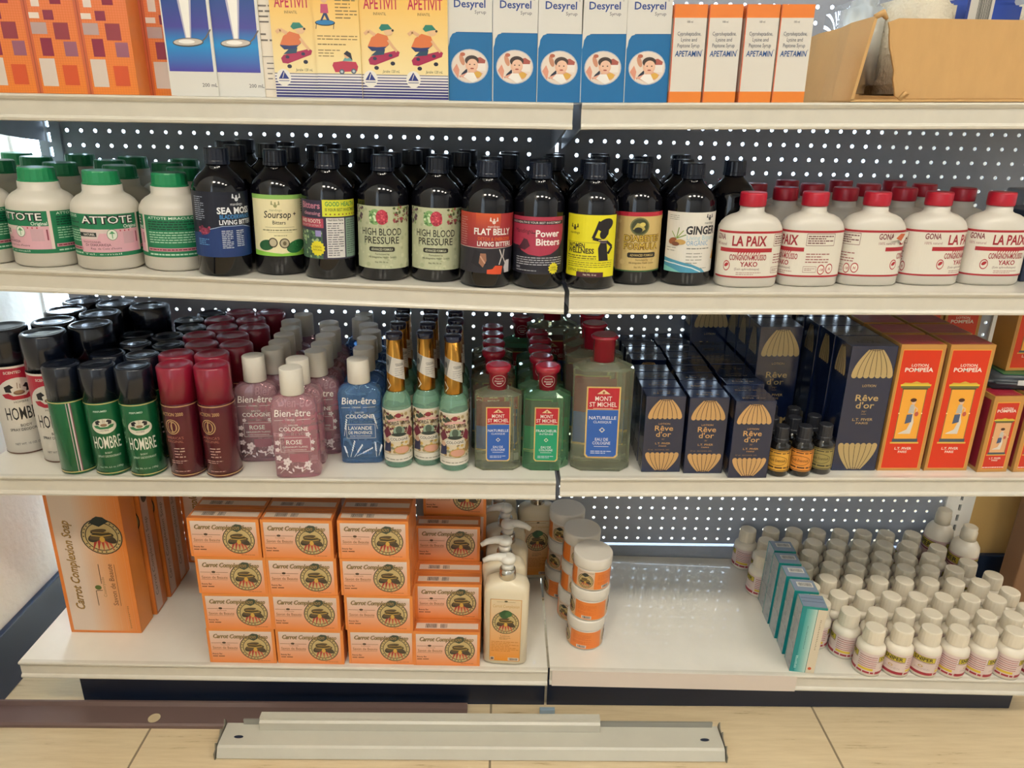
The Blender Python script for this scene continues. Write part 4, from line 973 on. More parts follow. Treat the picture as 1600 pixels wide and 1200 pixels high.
# flat cologne bottles
capw = mat('cream_cap', 'd6d0c4', .4)
def cologne(liq, art, backart, H):
    t = thing('cologne_bottle', '', 'bottle')
    a, b2 = .0345, .0185
    Geo().lathe([(1, 0, 5, a-.002, b2-.002), (1, .002, 5, a, b2), (1, .120, 5, a, b2), (1, .128, 4.5, a-.003, b2-.002), (1, .133, 3, .026, .015), (1, .136, 2, .0165, .014), (1, .142, 2, .014, .014)], 40).build('glass_body', liq, t)
    Geo().lathe([(.0175, .138), (.018, .139), (.0175, H-.001), (.0165, H)], 28).build('cap', capw, t)
    Geo().art(art, m_front(b2)).build('print', CARD, t)
    g = Geo(); g.art(backart, lambda u, v, o: (u, b2-.004-o, v)); g.build('rear_label', CARD, t)
    return t
def cologne_art(l1, l2, kind):
    A = Art(); c = 'e9e4de'
    A.text('Bien-être', 0, .1055, .0115, c, w=.054, bold=.012, shear=.12).text("L'ORIGINAL", -.004, .0985, .0025, c, w=.014).line([(.006, .0995), (.026, .1005)], .0005, c).line([(-.028, .0995), (-.014, .0995)], .0005, c)
    A.text('EAU DE', 0, .0895, .0026, c, w=.014).text('COLOGNE', 0, .081, .0066, c, w=.044, bold=.02)
    A.frame(-.022, .046, .024, .070, .0005, c)
    if l2: A.text(l1, 0, .0605, .0062, c, w=.038, bold=.02).text(l2, 0, .0530, .0050, c, w=.038, bold=.02).text('NOTES TRADITIONNELLES', 0, .0485, .002, c, w=.034)
    else: A.text(l1, -.001, .0585, .0072, c, w=.024, bold=.02).text('GERANIUM YLANG', 0, .0525, .003, c, w=.038).text('NOTES TRADITIONNELLES', 0, .048, .002, c, w=.034)
    r2 = random.Random(3)
    if kind == 'rose':
        for x, y, q in ((-.014, .029, .0065), (.018, .024, .0055), (-.026, .062, .004), (-.027, .050, .0035), (.021, .075, .004), (.027, .062, .0035), (.026, .05, .003), (-.026, .036, .0045), (-.02, .075, .003)):
            for k in range(5): A.ell(x+q*.6*math.cos(k*1.257), y+q*.6*math.sin(k*1.257), q*.5, q*.4, 'ded0d2', 8, k*1.257)
        for i in range(16):
            x, y = r2.uniform(-.028, .029), r2.uniform(.010, .022); A.ell(x, y, .0035, .0014, 'ded0d2', 8, r2.uniform(0, 3))
        A.line([(-.026, .010), (-.014, .022), (-.014, .029)], .0006, c).line([(.008, .012), (.018, .020), (.022, .030)], .0006, c)
    else:
        for x, y, an, l in ((-.018, .012, 1.3, .03), (-.012, .012, 1.0, .026), (-.022, .012, 1.8, .02), (-.008, .014, .5, .03), (.024, .012, 1.6, .026), (.028, .014, 1.3, .02), (-.026, .05, 1.4, .03), (.028, .062, 1.8, .026)):
            x1, y1 = x+l*math.cos(an), y+l*math.sin(an); A.line([(x, y), (x1, y1)], .0006, c)
            for k in range(5):
                f = .45+.13*k; A.ell(x+(x1-x)*f, y+(y1-y)*f, .0024, .0011, 'dfe4ec', 6, an+.6)
    return A
def back_rose(c1, c2): return Art().rect(-.014, .020, .014, .034, c1).specks(-.02, .07, .02, .098, 20, .005, (c2,), 4).rect(-.02, .036, .02, .064, c2)
HC = .1792
rose = cologne(liquid('rose_cologne', 'fbe4ea', 'f2c6d2', .25), cologne_art('ROSE', '', 'rose'), back_rose('c4587c', 'b44a6c'), HC)
lav = cologne(liquid('lavender_cologne', 'c4dcf8', '7cb0e2', .24), cologne_art('LAVANDE', 'DE PROVENCE', 'lav'), back_rose('2f5f9c', '3a6aa8'), .1765)
P = Proto(rose)
for nm, lst in (('left', [(389, 559), (402, 546), (424, 534), (440, 521.5), (451, 511), (457, 501), (465, 490.6)]), ('right', [(452, 568), (468, 555), (471, 542.5), (491, 531), (506, 520), (510, 510), (517, 501)])):
    for i, (u, v) in enumerate(lst):
        p = above(K, u, v, HC)
        P.put('pink rose cologne bottle with a cream cap, %s in the %s column' % (ORD[i], nm), (p.x, min(p.y, -.022), zs(K, p.x)), .10 if i == 0 else rg.uniform(0, .06), 'rose cologne bottles')
P = Proto(lav)
for i, (u, v) in enumerate([(561.5, 560), (564, 543), (572, 520.6), (575, 510), (577, 501)]):
    p = above(K, u, v, .1765)
    P.put('blue lavender cologne bottle with a cream cap, %s from the front' % ORD[i], (p.x, min(p.y, -.022), zs(K, p.x)), .06, 'lavender cologne bottles')
for i, (u, v) in enumerate([(524, 501), (526, 491)]):
    p = above(K, u+6, v+1, .1765)
    if p.x < -.40: p.x = -.40
    P.put('blue lavender cologne bottle, %s in the dark gap beside the roses' % ('nearer', 'farther')[i], (p.x, [-.075, -.03][i], zs(K, p.x)), 0, 'lavender cologne bottles')
# slim green bottles with gold foil necks
gliq = liquid('pale_green_cologne', 'def4e8', 'aee2c6', .32)
foil = mat('gold_foil', 'b8853a', .22, metal=.95, bump=.25, bscale=60, stretch=(1, 1, .15)); ncap = mat('navy_cap', '101a3a', .2, coat=.5)
def slim():
    t = thing('slim_bottle', '', 'bottle'); r = .0232
    Geo().lathe([(.021, 0), (r, .003), (r, .106), (.0222, .114), (.0195, .121), (.0155, .127), (.0142, .131)], 30).build('glass_body', gliq, t)
    f = Geo().lathe([(.0150, .1295), (.0148, .132), (.0124, .2145), (.0115, .215)], 28).build('foil_neck', foil, t)
    Geo().lathe([(.0118, .2135), (.0132, .2155), (.0134, .222), (.0120, .2245), (.004, .225)], 28).build('cap', ncap, t)
    A = Art(); A.poly([(-.018, .192), (.018, .179), (.018, .146), (-.018, .163)], 'c9c4bc').poly([(-.018, .192), (-.006, .187), (-.012, .160), (-.018, .162)], '7a7a78').text('COLOGNE', .007, .1725, .0042, '2f3236', w=.014, bold=.03, shear=-.3).para(-.002, .156, .016, .170, 4, '8a8a8a', .25).line([(-.016, .150), (-.009, .141), (-.014, .134)], .0014, 'cfc6b4').ell(-.014, .178, .003, .005, '3a3c40')
    Geo().art(A, m_cone(.0148, .0124, .132, .2145), .003).build('paper_band', PAPER, f)
    A = Art().rect(-.034, .011, .034, .102, 'd9d2c4').rect(-.031, .026, .031, .099, 'd6c8ae')
    A.specks(-.030, .062, .030, .098, 70, .003, ('5a4a34', '8a6a3c', '3a4a3a', 'b09a6c', '6d3038'), 12).specks(-.030, .027, .030, .06, 50, .003, ('c8a85c', 'a8834a', '8a8a6c'), 13)
    A.ell(0, .093, .0045, .004, '8a2c38').line([(-.018, .082), (-.006, .086), (.006, .086), (.018, .082)], .004, 'd8a8a0').text('FLORIDA WATER', 0, .0765, .0058, '3a2c30', w=.038, bold=.03)
    A.poly([(-.028, .062), (-.018, .074), (-.012, .060), (-.022, .052)], '6d2c3c').poly([(.028, .062), (.018, .074), (.012, .060), (.022, .052)], '7a3040').ell(0, .066, .009, .009, '8aa08c').ell(0, .068, .005, .007, '4a5a4c').ell(0, .060, .012, .003, '2f3a34')
    A.rect(-.016, .0475, .016, .0565, 'd9d2c4').text('COLOGNE', 0, .0495, .0045, '2b2b2f', w=.028, bold=.02)
    A.poly([(-.028, .028), (-.024, .046), (-.014, .048), (-.014, .03)], '2a2c4c').ell(-.019, .048, .004, .004, 'caa48a').poly([(.014, .034), (.020, .050), (.027, .05), (.027, .034)], '9a7a4a').ell(.004, .033, .012, .0065, 'd09a84').ring(.004, .033, .013, .0075, .0015, 'b8944c')
    A.rect(-.031, .0245, .031, .0252, '8a7a4c').para(-.026, .0135, .026, .0175, 1, '8a8678', .4)
    Geo().art(A, m_cyl(r), .0035).build('label', PAPER, t)
    return t
P = Proto(slim())
for nm, lst, yb in (('left', [(615.7, 519), (618.7, 505.5), (619.5, 493.5)], .004), ('middle', [(664, 517.5), (664.7, 505), (665.2, 493)], .002), ('right', [(708, 523), (708, 510.5), (708.7, 498.5)], 0)):
    y0 = None
    for i, uv in enumerate(lst+[None]):
        if uv: p = above(K, *uv, .2245)
        else: p = Vector((p.x, p.y+.052, 0))
        if y0 is not None and p.y < y0+.0475: p.y = y0+.0475
        y0 = p.y
        P.put('slim green cologne bottle with a gold foil neck, %s in the %s column' % (ORD[i], nm), (p.x, p.y, zs(K, p.x)), facing(p.x, p.y)+.08, 'slim green cologne bottles')
# cut-corner bottles with red stoppers
rcap = mat('raspberry_stopper', '9c1a30', .25, coat=.4)
def octo(a, b2, c): return [(-a+c, -b2), (a-c, -b2), (a, -b2+c), (a, b2-c), (a-c, b2), (-a+c, b2), (-a, b2-c), (-a, -b2+c)]
def michel(liq, s, lower, word1, word2, big=False):
    t = thing('cut_corner_bottle', '', 'bottle'); a, b2, c = .0375*s, .0215*s, .012*s
    hb = .128*s if not big else .170
    g = Geo(); o1 = octo(a-.001, b2-.001, c); o2 = octo(a, b2, c)
    g.prism(o1, 0, .003, top=o2).prism(o2, .003, hb).prism(o2, hb, hb+.009*s, top=octo(.017*s, .014*s, .006*s)); k = len(g.v)
    g.lathe([(.0125*s, hb+.006*s), (.0125*s, hb+.013*s)], 20); g.build('glass_body', liq, t)
    z = hb+.009*s; r = .0155 if not big else .0175; H = .1778 if not big else .2226
    if big: Geo().lathe([(r, z), (r-.0002, H-.006), (r+.0035, H-.005), (r+.004, H-.002), (r+.001, H)], 36, rib=.025).build('stopper', rcap, t)
    else:
        q = Geo().lathe([(r-.0008, z), (r, H-.014), (r+.0042, H-.011), (r+.0046, H-.004), (r+.002, H-.001), (r-.002, H-.0015)], 32).build('stopper', rcap, t)
        A = Art().ring(.001, z+.016, .011, .0095, .0007, 'd8b0b0').text('PARFUMS', .001, z+.0185, .0022, 'dcb8b8', w=.012).text('FRANCE', .001, z+.0138, .0028, 'dcb8b8', w=.014, bold=.02).rect(-.003, z+.0108, .005, z+.0122, 'e0c8c8')
        Geo().art(A, m_cone(r-.0008, r, z, H-.014), .003).build('seal', PAPER, q)
    w, y0, y1 = .0195*s, .017*s, .1115*s
    if big: w, y0, y1 = .0265, .024, .146
    h = y1-y0; k = h/.0945
    A = Art().poly([(-w, y0+.004*k), (-w+.003*k, y0), (w-.003*k, y0), (w, y0+.004*k), (w, y1), (-w, y1)], 'cfae6a')
    w2 = w-.0018*k; ys = y1-.030*k
    A.poly([(-w2, y0+.005*k), (-w2+.003*k, y0+.0018*k), (w2-.003*k, y0+.0018*k), (w2, y0+.005*k), (w2, ys), (-w2, ys)], lower).rect(-w2, ys, w2, y1-.0018*k, 'b4212f').rect(-w2, ys, w2, ys+.0008*k, 'd8b878')
    A.poly([(-.008*k, y1-.0095*k), (0, y1-.0035*k), (.008*k, y1-.0095*k)], 'e0c498').ell(0, y1-.0075*k, .0016*k, .0018*k, '9a5a3a', 6)
    A.text('MONT', 0, y1-.0182*k, .0058*k, 'ece2d8', w=.020*k, bold=.015).text('ST MICHEL', 0, y1-.0258*k, .0058*k, 'ece2d8', w=.033*k, bold=.015).rect(-.012*k, y1-.0285*k, .012*k, y1-.0278*k, 'e0b8a8')
    A.text(word1, 0, ys-.0125*k, .0042*k, 'e2e2ea', w=.033*k, bold=.015).text(word2, 0, ys-.0175*k, .003*k, 'e2e2ea', w=.022*k).ell(0, ys-.0265*k, .0036*k, .0036*k, 'd6d0c0', 4).ell(0, ys-.0265*k, .0018*k, .0018*k, lower, 8)
    A.text('EAU DE', 0, ys-.041*k, .0038*k, 'e2e2ea', w=.016*k, bold=.01).text('COLOGNE', 0, ys-.046*k, .0038*k, 'e2e2ea', w=.022*k, bold=.01).rect(-.009*k, ys-.049*k, .009*k, ys-.0484*k, 'e2e2ea').para(-.013*k, ys-.059*k, .013*k, ys-.054*k, 2, 'c9d0e2', .4)
    l = Geo().art(A, m_front(b2)).build('label', PAPER, t)
    B = Art().rect(-a*.72, hb*.52, a*.5, hb*.86, '7a2a34').rect(-a*.72, hb*.2, a*.5, hb*.52, lower).rect(-a*.74, hb*.18, a*.52, hb*.2, 'cfae6a')
    Geo().art(B, lambda u, v, o: (u, b2-.004-o, v)).build('rear_label', PAPER, t)
    return t
mliq = liquid('clear_yellow_cologne', 'fbfcf2', 'e4eacc', .12); mgr = liquid('clear_green_cologne', 'dcf5e2', 'a2e0b2', .14)
P = Proto(michel(mliq, 1, '2b5cac', 'NATURELLE', 'CLASSIQUE')); gm = 'cut-corner cologne bottles'
y0 = None
for i, (u, v) in enumerate([(783, 562), (772, 545), (771, 531), (770.5, 521), (770, 513)]):
    p = above(K, u, v, .1778)
    if y0 is not None: p.y = max(p.y, y0+.0445)
    y0 = p.y
    P.put('clear yellow cologne bottle with red stopper and blue label, %s in its column' % ORD[i], (p.x, p.y, zs(K, p.x)), .03, gm)
P = Proto(michel(mgr, 1, '17966a', 'FRAICHEUR', 'INTENSE')); y0 = None
for i, (u, v) in enumerate([(857.7, 565), (849, 553), (849.5, 540.5), (854, 528), (846, 517)]):
    p = above(K, u, v, .1778)
    if y0 is not None: p.y = max(p.y, y0+.0445)
    y0 = p.y
    P.put('clear green cologne bottle with red stopper and green label, %s in its column' % ORD[i], (p.x, p.y, zs(K, p.x)), -.02, gm)
p = above(K, 827, 505, .1778)
P.put('clear green cologne bottle standing alone by the back panel', (p.x-.012, -.026, zs(K, p.x)), 0, gm)
P = Proto(michel(mliq, 1.26, '2b5cac', 'NATURELLE', 'CLASSIQUE', True)); y0 = None
for i, (u, v) in enumerate([(944, 522.5), (932.6, 510), (924, 499), (921, 492)]):
    p = above('S3R', u, v, .2226)
    if y0 is not None: p.y = max(p.y, y0+.0565)
    y0 = p.y
    P.put('large clear cologne bottle with a red stopper, %s in its column' % ORD[i], (p.x, p.y, zs('S3R', p.x)), -.04, gm)
p = at_y(872, 500, -.11)
P.put('large clear cologne bottle at the seam, its stopper hidden by the shelf', (p.x-.006, -.06, zs('S3R', p.x)), .0, gm)
# navy and gold lotion cartons
gold = 'c69a62'
def dome(A, x, y0, w, h, up=True, n=7, c=gold, ln='2a2430', y=None):
    """a ribbed shell: narrow end at the top when up"""
    def P_(t, s): # t 0..1 across, s 0 (wide) .. 1 (narrow)
        ww = w*(1-.66*s**1.7); yy = y0+h*s if up else y0+h*(1-s)
        return (x+(t-.5)*ww, yy)
    pts = [P_(0, k/8) for k in range(9)]+[P_(1, 1-k/8) for k in range(9)]
    A.poly(pts, c)
    for i in range(n):
        q = P_((i+.5)/n, 0); A.ell(q[0], q[1], w/n*.5, w/n*.5, c, 10)
    for i in range(1, n): A.line([P_(i/n, k/6) for k in range(7)], .0008, ln)
    q0, q1 = P_(.0, 1), P_(1, 1); e = -1 if up else 1
    A.line([q0, ((q0[0]+q1[0])/2, q0[1]+e*.002), q1], .0008, ln)
    return A
nv = '16213f'
def reve(w, d, h, small):
    A = Art(); k = w/.0635
    if small:
        dome(A, 0, h*.735, w*.86, h*.225); dome(A, 0, h*.025, w*.86, h*.215, False)
        A.text('LOTION', 0, h*.635, .0028, gold, w=.018).text('Rêve', .0, h*.555, .0088, gold, w=.029, bold=.02).text('d\'or', 0, h*.475, .0088, gold, w=.024, bold=.02).text('70°', 0, h*.432, .0024, '9a7a50', w=.005).text('L.T. PIVER', 0, h*.375, .0032, gold, w=.024, bold=.01).text('PARIS', 0, h*.345, .002, gold, w=.012).text('97 ml   ALCOHOL 20%', -.006, h*.295, .0022, '8a7050', w=.034)
    else:
        c = 'b49a68'
        dome(A, .002, h*.775, w*.9, h*.20, c=c, ln='3c3430'); dome(A, 0, h*.012, w*.88, h*.20, False, c=c, ln='3c3430')
        A.text('LOTION', .001, h*.685, .004, c, w=.021).text('Rêve', .001, h*.575, .0105, c, w=.036, bold=.02).text("d'or", 0, h*.515, .0105, c, w=.029, bold=.02).text('70°', 0, h*.482, .003, '9a8258', w=.008).rect(-.004, h*.468, .004, h*.470, c).text('L.T. PIVER', 0, h*.415, .0044, c, w=.032, bold=.01).text('PARIS', 0, h*.388, .0034, c, w=.019)
    S = Art(); dome(S, 0, h*.77, d*.66, h*.2, c='6d5a48' if small else 'a08a62', n=5); dome(S, 0, h*.02, d*.66, h*.2, False, n=5, c='6d5a48' if small else 'a08a62')
    T_ = Art().text('LOTION', 0, .002, .0035, '8a7350', w=.02).text('Rêve d\'or', 0, -.008, .006, '8a7350', w=.036)
    return A, S, T_
WR, DR, HR = .0622, .0352, .1312
A, S, T_ = reve(WR, DR, HR, True)
zr = 'S3R'
navcard = printed('printed_navy_card', .13, .5)
o = None
for ci, (nm, u, v, rows_, skip) in enumerate((('left', 1031.5, 737, 8, ()), ('middle', 1097, 733.5, 9, ()), ('right', 1163, 732.5, 9, ()))):
    p = on(zr, u, v); x0 = p.x
    for j in range(rows_):
        y = p.y+DR/2+j*(DR+.0012); x = x0+rg.uniform(-.0006, .0006)
        if ci == 0 and j > 3: y += .035; x += .014
        if ci == 0 and y > -.03: break
        if y > -.019: break
        lab = 'small navy and gold lotion carton, %s in the %s column' % (ORD[j], nm); L = (x, y, zs(zr, x))
        if o is None: o = carton('lotion_carton', WR, DR, HR, nv, A, lab, 'carton', L, 0, 'small navy lotion cartons', navcard, sides=((S, m_left(WR/2)), (T_, m_top(HR))))
        else: again(o, lab, L, rg.uniform(-.012, .012) if j else 0)
WL, DL, HL = .0715, .0555, .2115
A, S, T_ = reve(WL, DL, HL, False)
p = on(zr, 1333, 735); o = None
x0 = p.x
for j in range(4):
    lab = 'tall navy lotion carton beside the red cartons, %s in its column' % ORD[j]; L = (x0-.002*j, p.y+DL/2+j*(DL+.001), zs(zr, x0))
    if o is None: o = carton('lotion_carton', WL, DL, HL, nv, A, lab, 'carton', L, 0, 'tall navy lotion cartons', navcard, sides=((S, m_left(WL/2)), (T_, m_top(HL))))
    else: again(o, lab, L)
for nm, x, y in (('tall navy lotion carton facing out behind the small brown bottles', .333, -.201), ('tall navy lotion carton directly behind the one facing out', .333, -.144), ('tall navy lotion carton third back behind the brown bottles', .333, -.087), ('tall navy lotion carton by the back panel, left of the others', .258, -.032), ('tall navy lotion carton deep behind the small cartons', .331, -.030)):
    again(o, nm, (x, y+DL/2-.028, zs(zr, x)))
# small dark bottles with yellow labels
bg = mat('dark_bottle_glass', '14100e', .1, coat=.5)
def oil(lc, ink):
    t = thing('dropper_bottle', '', 'bottle'); r = .0172
    Geo().lathe([(.0155, 0), (r, .0025), (r, .050), (.016, .054), (.0115, .0575), (.0105, .060)], 28).build('body', bg, t)
    Geo().lathe([(.0122, .0565), (.0122, .0625), (.0112, .0635), (.0108, .081), (.0098, .0825)], 36, rib=.03, smooth=False).build('cap', mat('charcoal_cap', '23242a', .45), t)
    A = Art().rect(-.026, .010, .026, .0465, lc).frame(-.0255, .0115, .0255, .045, .0012, ink)
    A.para(-.020, .039, .020, .044, 1, ink, .35).ring(-.002, .0285, .016, .0085, .0008, ink).text('Huile Essentielle', -.002, .0265, .005, ink, w=.026, shear=.2, bold=.01).para(-.016, .014, .020, .019, 1, ink, .5).line([(.018, .012), (.018, .045)], .0012, ink)
    Geo().art(A, m_cyl(r), .003).build('label', PAPER, t)
    return t
oils = []
for (u, v, c, ink, lab) in ((1215, 742, 'dba23c', '4a2f14', 'small dark bottle with a yellow label, left of the front three'), (1254, 745, 'e0913c', '4a2a14', 'small dark bottle with an orange label, middle of the front three'), (1285, 743, '9a8a50', '3a3420', 'small dark bottle with an olive label, right of the front three')):
    t = oil(c, ink); p = on(zr, u, v); x, y = p.x, p.y+.0172
    t['label'] = lab; t['group'] = 'small dark bottles'; t.location = (x, y, zs(zr, x)); t.rotation_euler[2] = facing(x, y)+.05; oils.append((x, y))
    last = t
for i, (u, v) in enumerate(((1212, 650), (1248, 655), (1276, 655), (1228, 643), (1260, 643))):
    x, y = (oils[0][0]-.004, oils[0][1]+.038) if i == 0 else (oils[1][0]-.012, oils[1][1]+.036) if i == 1 else (oils[2][0]-.006, oils[2][1]+.037) if i == 2 else (oils[0][0]+.012, oils[0][1]+.073) if i == 3 else (oils[1][0]+.008, oils[1][1]+.074)
    dup(last, 'small dark bottle with a charcoal cap, %s' % ('left of the second row', 'middle of the second row', 'right of the second row', 'left of the third row', 'right of the third row')[i], (x, y, zs(zr, x)), .1, 'small dark bottles')
# red and gold lotion cartons
def pomp(w, h, big):
    A = Art(); e = .0048 if big else .006; k = w/.0705; red = 'd63416' if big else 'c93020'
    A.rect(-w/2, 0, w/2, h, 'c08a48').rect(-w/2+e, e*.8, w/2-e, h-e*1.6, 'e09a3a').rect(-w/2+e*1.2, e, w/2-e*1.2, h-e*1.9, red)
    def Y(f): return h*f
    c = 'efe0d2'
    A.text('LOTION', 0, Y(.835), .0042*k, c, w=.026*k, bold=.03).text('POMPEÏA', 0, Y(.795), .0064*k, c, w=.044*k, bold=.05)
    A.rect(-.019*k, Y(.265), .019*k, Y(.665), '7a6a3c').rect(-.0178*k, Y(.265), .0178*k, Y(.665), 'f0a83c' if big else 'dca878')
    A.rect(-.023*k, Y(.668), .023*k, Y(.685), '6d6a3c').rect(-.024*k, Y(.685), .024*k, Y(.698), 'e0c43c').poly([(-.022*k, Y(.698)), (-.018*k, Y(.712)), (-.008*k, Y(.708)), (0, Y(.722)), (.008*k, Y(.708)), (.018*k, Y(.712)), (.022*k, Y(.698))], 'd0a83c').rect(-.020*k, Y(.658), .020*k, Y(.668), '4a4c30')
    A.rect(-.0205*k, Y(.238), .0205*k, Y(.265), '44505c').rect(-.023*k, Y(.225), .023*k, Y(.238), 'd8b04c').ell(-.018*k, Y(.47), .0012*k, .0012*k, 'f6e0b0', 6).ell(.018*k, Y(.47), .0012*k, .0012*k, 'f6e0b0', 6)
    A.poly([(-.003*k, Y(.52)), (.006*k, Y(.52)), (.005*k, Y(.46)), (.003*k, Y(.40)), (-.001*k, Y(.34)), (-.012*k, Y(.312)), (-.014*k, Y(.305)), (.006*k, Y(.305)), (.008*k, Y(.40))], 'd9cfc2').poly([(-.005*k, Y(.46)), (.004*k, Y(.465)), (.004*k, Y(.40)), (-.006*k, Y(.385))], '4c5a78').poly([(-.002*k, Y(.54)), (.004*k, Y(.54)), (.006*k, Y(.47)), (-.004*k, Y(.47))], 'b8b4ac')
    A.ell(.002*k, Y(.56), .0034*k, .0042*k, 'e0b898').ell(.001*k, Y(.575), .005*k, .0032*k, '4a2a20').line([(.004*k, Y(.525)), (.010*k, Y(.505)), (.009*k, Y(.475))], .002*k, 'e0b898').ell(.010*k, Y(.465), .003*k, .004*k, 'c0584a')
    A.text('L.T. PIVER', 0, Y(.175), .0042*k, c, w=.027*k, bold=.03).text('PARIS', 0, Y(.148), .0038*k, c, w=.014*k, bold=.03)
    if not big: A.para(-w*.36, Y(.055), w*.36, Y(.07), 1, c, .7)
    S = Art().rect(-.03 if big else -.02, 0, .03 if big else .02, h, 'b4894c').rect(-.022 if big else -.014, .006, .022 if big else .014, h-.008, '8c2436')
    T_ = Art().rect(-w/2+.003, -.024 if big else -.016, w/2-.003, .024 if big else .016, 'a8283c').text('POMPEÏA', 0, -.012, .0045, 'c8606a', w=w*.5, bold=.03)  # top inked a darker red, its shade put into the colour
    return A, S, T_
A, S, T_ = pomp(.0705, .214, True); o = None
for nm, u0, v in (('left', 1402, 735), ('right', 1475.5, 735)):
    p = on(zr, u0, v)
    for j in range(3):
        lab = 'tall red and gold lotion carton, %s in the %s column' % (ORD[j], nm); L = (p.x, p.y+.028+j*.0565, zs(zr, p.x))
        if o is None: o = carton('lotion_carton', .0705, .055, .214, 'b4823f', A, lab, 'carton', L, 0, 'tall red lotion cartons', sides=((S, m_left(.0705/2)), (T_, m_top(.214))))
        else: again(o, lab, L)
x = p.x+.085
again(o, 'tall red carton against the back panel, right of the front pair', (x, -.04, zs(zr, x)))
again(o, 'tall red carton by the back panel, second from the right', (x+.072, -.04, zs(zr, x)))
A, S, T_ = pomp(.0495, .1315, False); o = None
for i, u in enumerate((1548, 1604)):
    p = on(zr, u, 737.5); L = (p.x, p.y+.02, zs(zr, p.x)); lab = 'small red and gold lotion carton, %s' % ('beside the tall red cartons', 'cut off by the right edge')[i]
    if o is None: o = carton('lotion_carton', .0495, .038, .1315, 'b4823f', A, lab, 'carton', L, .04, 'small red lotion cartons', sides=((S, m_left(.0495/2)), (T_, m_top(.1315)))); pz = zs(zr, p.x)+.132; px = p.x
    else: again(o, lab, L, .04)
q = on(zr, 1575, 700)
again(o, 'small red and gold lotion carton behind the front two', (px+.022, p.y+.062, zs(zr, px)), .02)
# dark grey plastic case lying on the small red cartons, glittering packet and a hung carton behind
t = thing('plastic_case', 'dark grey plastic case lying on the small red cartons', 'case', (px+.035, p.y+.062, pz+.001), -.08)
bm = bmesh.new(); bmesh.ops.create_cube(bm, size=1)
for v in bm.verts: v.co = (v.co.x*.105, v.co.y*.085, v.co.z*.022+.011)
bmesh.ops.bevel(bm, geom=bm.edges[:], offset=.009, segments=4, affect='EDGES')
Geo().bm(bm, sm=True).build('case_body', mat('dark_grey_plastic', '3b4248', .35), t)
Geo().box(-.012, -.0432, .010, .03, -.0418, .018).build('sticker', mat('sticker', 'c9cac8', .4), t)
Geo().box(-.03, -.03, .0225, .045, .02, .0245, bev=.001).build('green_insert', mat('green_plate', '2f6a44', .3), t)
A, S, T_ = pomp(.0705, .128, True)
o = carton('lotion_carton', .07, .045, .128, 'b4823f', A, 'red and gold carton resting on the dark grey case', 'carton', (px+.048, p.y+.072, pz+.0265), .06, 'tall red lotion cartons')
o.parent = None

# ================================================================ bottom shelf
def carrot(A, x, y, r, top='2f3a2a'):
    A.ell(x, y, r, r, '3a3426', 26).ell(x, y, r*.94, r*.94, 'c4ab74', 26).ring(x, y, r*.80, r*.80, r*.05, '4a4230', 26)
    for i in range(26):
        a = i*2*PI/26
        if i % 7: A.ell(x+r*.87*math.cos(a), y+r*.87*math.sin(a), r*.045, r*.045, '4a4230', 5)
    for d in (-.42, -.2, .02, .24, .44): A.poly([(x+d*r*.7-r*.09, y-r*.18), (x+d*r*.7+r*.09, y-r*.18), (x+d*r*1.25, y-r*.84)], 'a8382e' if d < 0 else 'bc5038')
    A.ell(x-r*.34, y-r*.06, r*.36, r*.22, '3c3326', 14, .5).ell(x+r*.36, y-r*.12, r*.38, r*.2, '463a2a', 14, -.5).ell(x, y, r*.6, r*.17, '5c4a30', 16, .15).ell(x+r*.05, y+r*.17, r*.56, r*.13, '40351f', 16, -.12).ell(x-r*.1, y+r*.34, r*.4, r*.10, '5a4930', 14, .1)
    A.line([(x-r*.5, y+r*.08), (x, y+r*.03), (x+r*.5, y+r*.12)], r*.06, 'b8964c').line([(x-r*.4, y+r*.25), (x+r*.1, y+r*.22), (x+r*.42, y+r*.27)], r*.045, 'a8863f').ell(x+r*.02, y-r*.14, r*.13, r*.16, 'd0a244', 12)
    A.poly([(x-r*.5, y+r*.75), (x-r*.3, y+r*1.0), (x-r*.1, y+r*1.12), (x+r*.2, y+r*1.08), (x+r*.45, y+r*.85), (x+r*.2, y+r*.7), (x-r*.05, y+r*.55)], top)
# small soap cartons
WS, DS, HS = .1165, .0355, .0722
def soap_art():
    A = Art(); e = .0042
    A.rect(-WS/2, 0, WS/2, HS, 'e6863c', 'e2883c').rect(-WS/2+e, .0, WS/2-e*1.2, HS-e*1.2, 'e8853a', 'dccabe', 8).rect(-WS/2+e, 0, -WS/2+e+.0004, HS-e*1.2, 'c9713a')
    carrot(A, .023, .0335, .0265, '3c4636')
    A.text('Carrot Complexion Soap', -.001, .0525, .0085, '4f3d22', w=.094, shear=.28, bold=.05).text('Carrot Complexion Soap', -.0015, .0528, .0085, 'a88c58', w=.094, shear=.28, bold=.005)
    A.line([(-.052, .042), (-.034, .042)], .0007, '6d4a30').line([(-.026, .042), (-.006, .042)], .0007, '6d4a30').ell(-.030, .0425, .0035, .0022, '4c3a28', 8).text('Countryside', -.028, .0372, .0026, '9a6a44', w=.016)
    A.text('Savon de Beaute', -.029, .0295, .0052, '94643c', w=.043, bold=.015).line([(-.052, .0275), (-.008, .0275)], .0005, '8a5a3a').text('Beauty Bar', -.0435, .0175, .0030, '5a3622', w=.017, bold=.03).para(-.052, .0115, -.03, .0160, 1, '7a4a2e', .4).para(.025, .004, .048, .0062, 1, '9a5a34', .4)
    return A
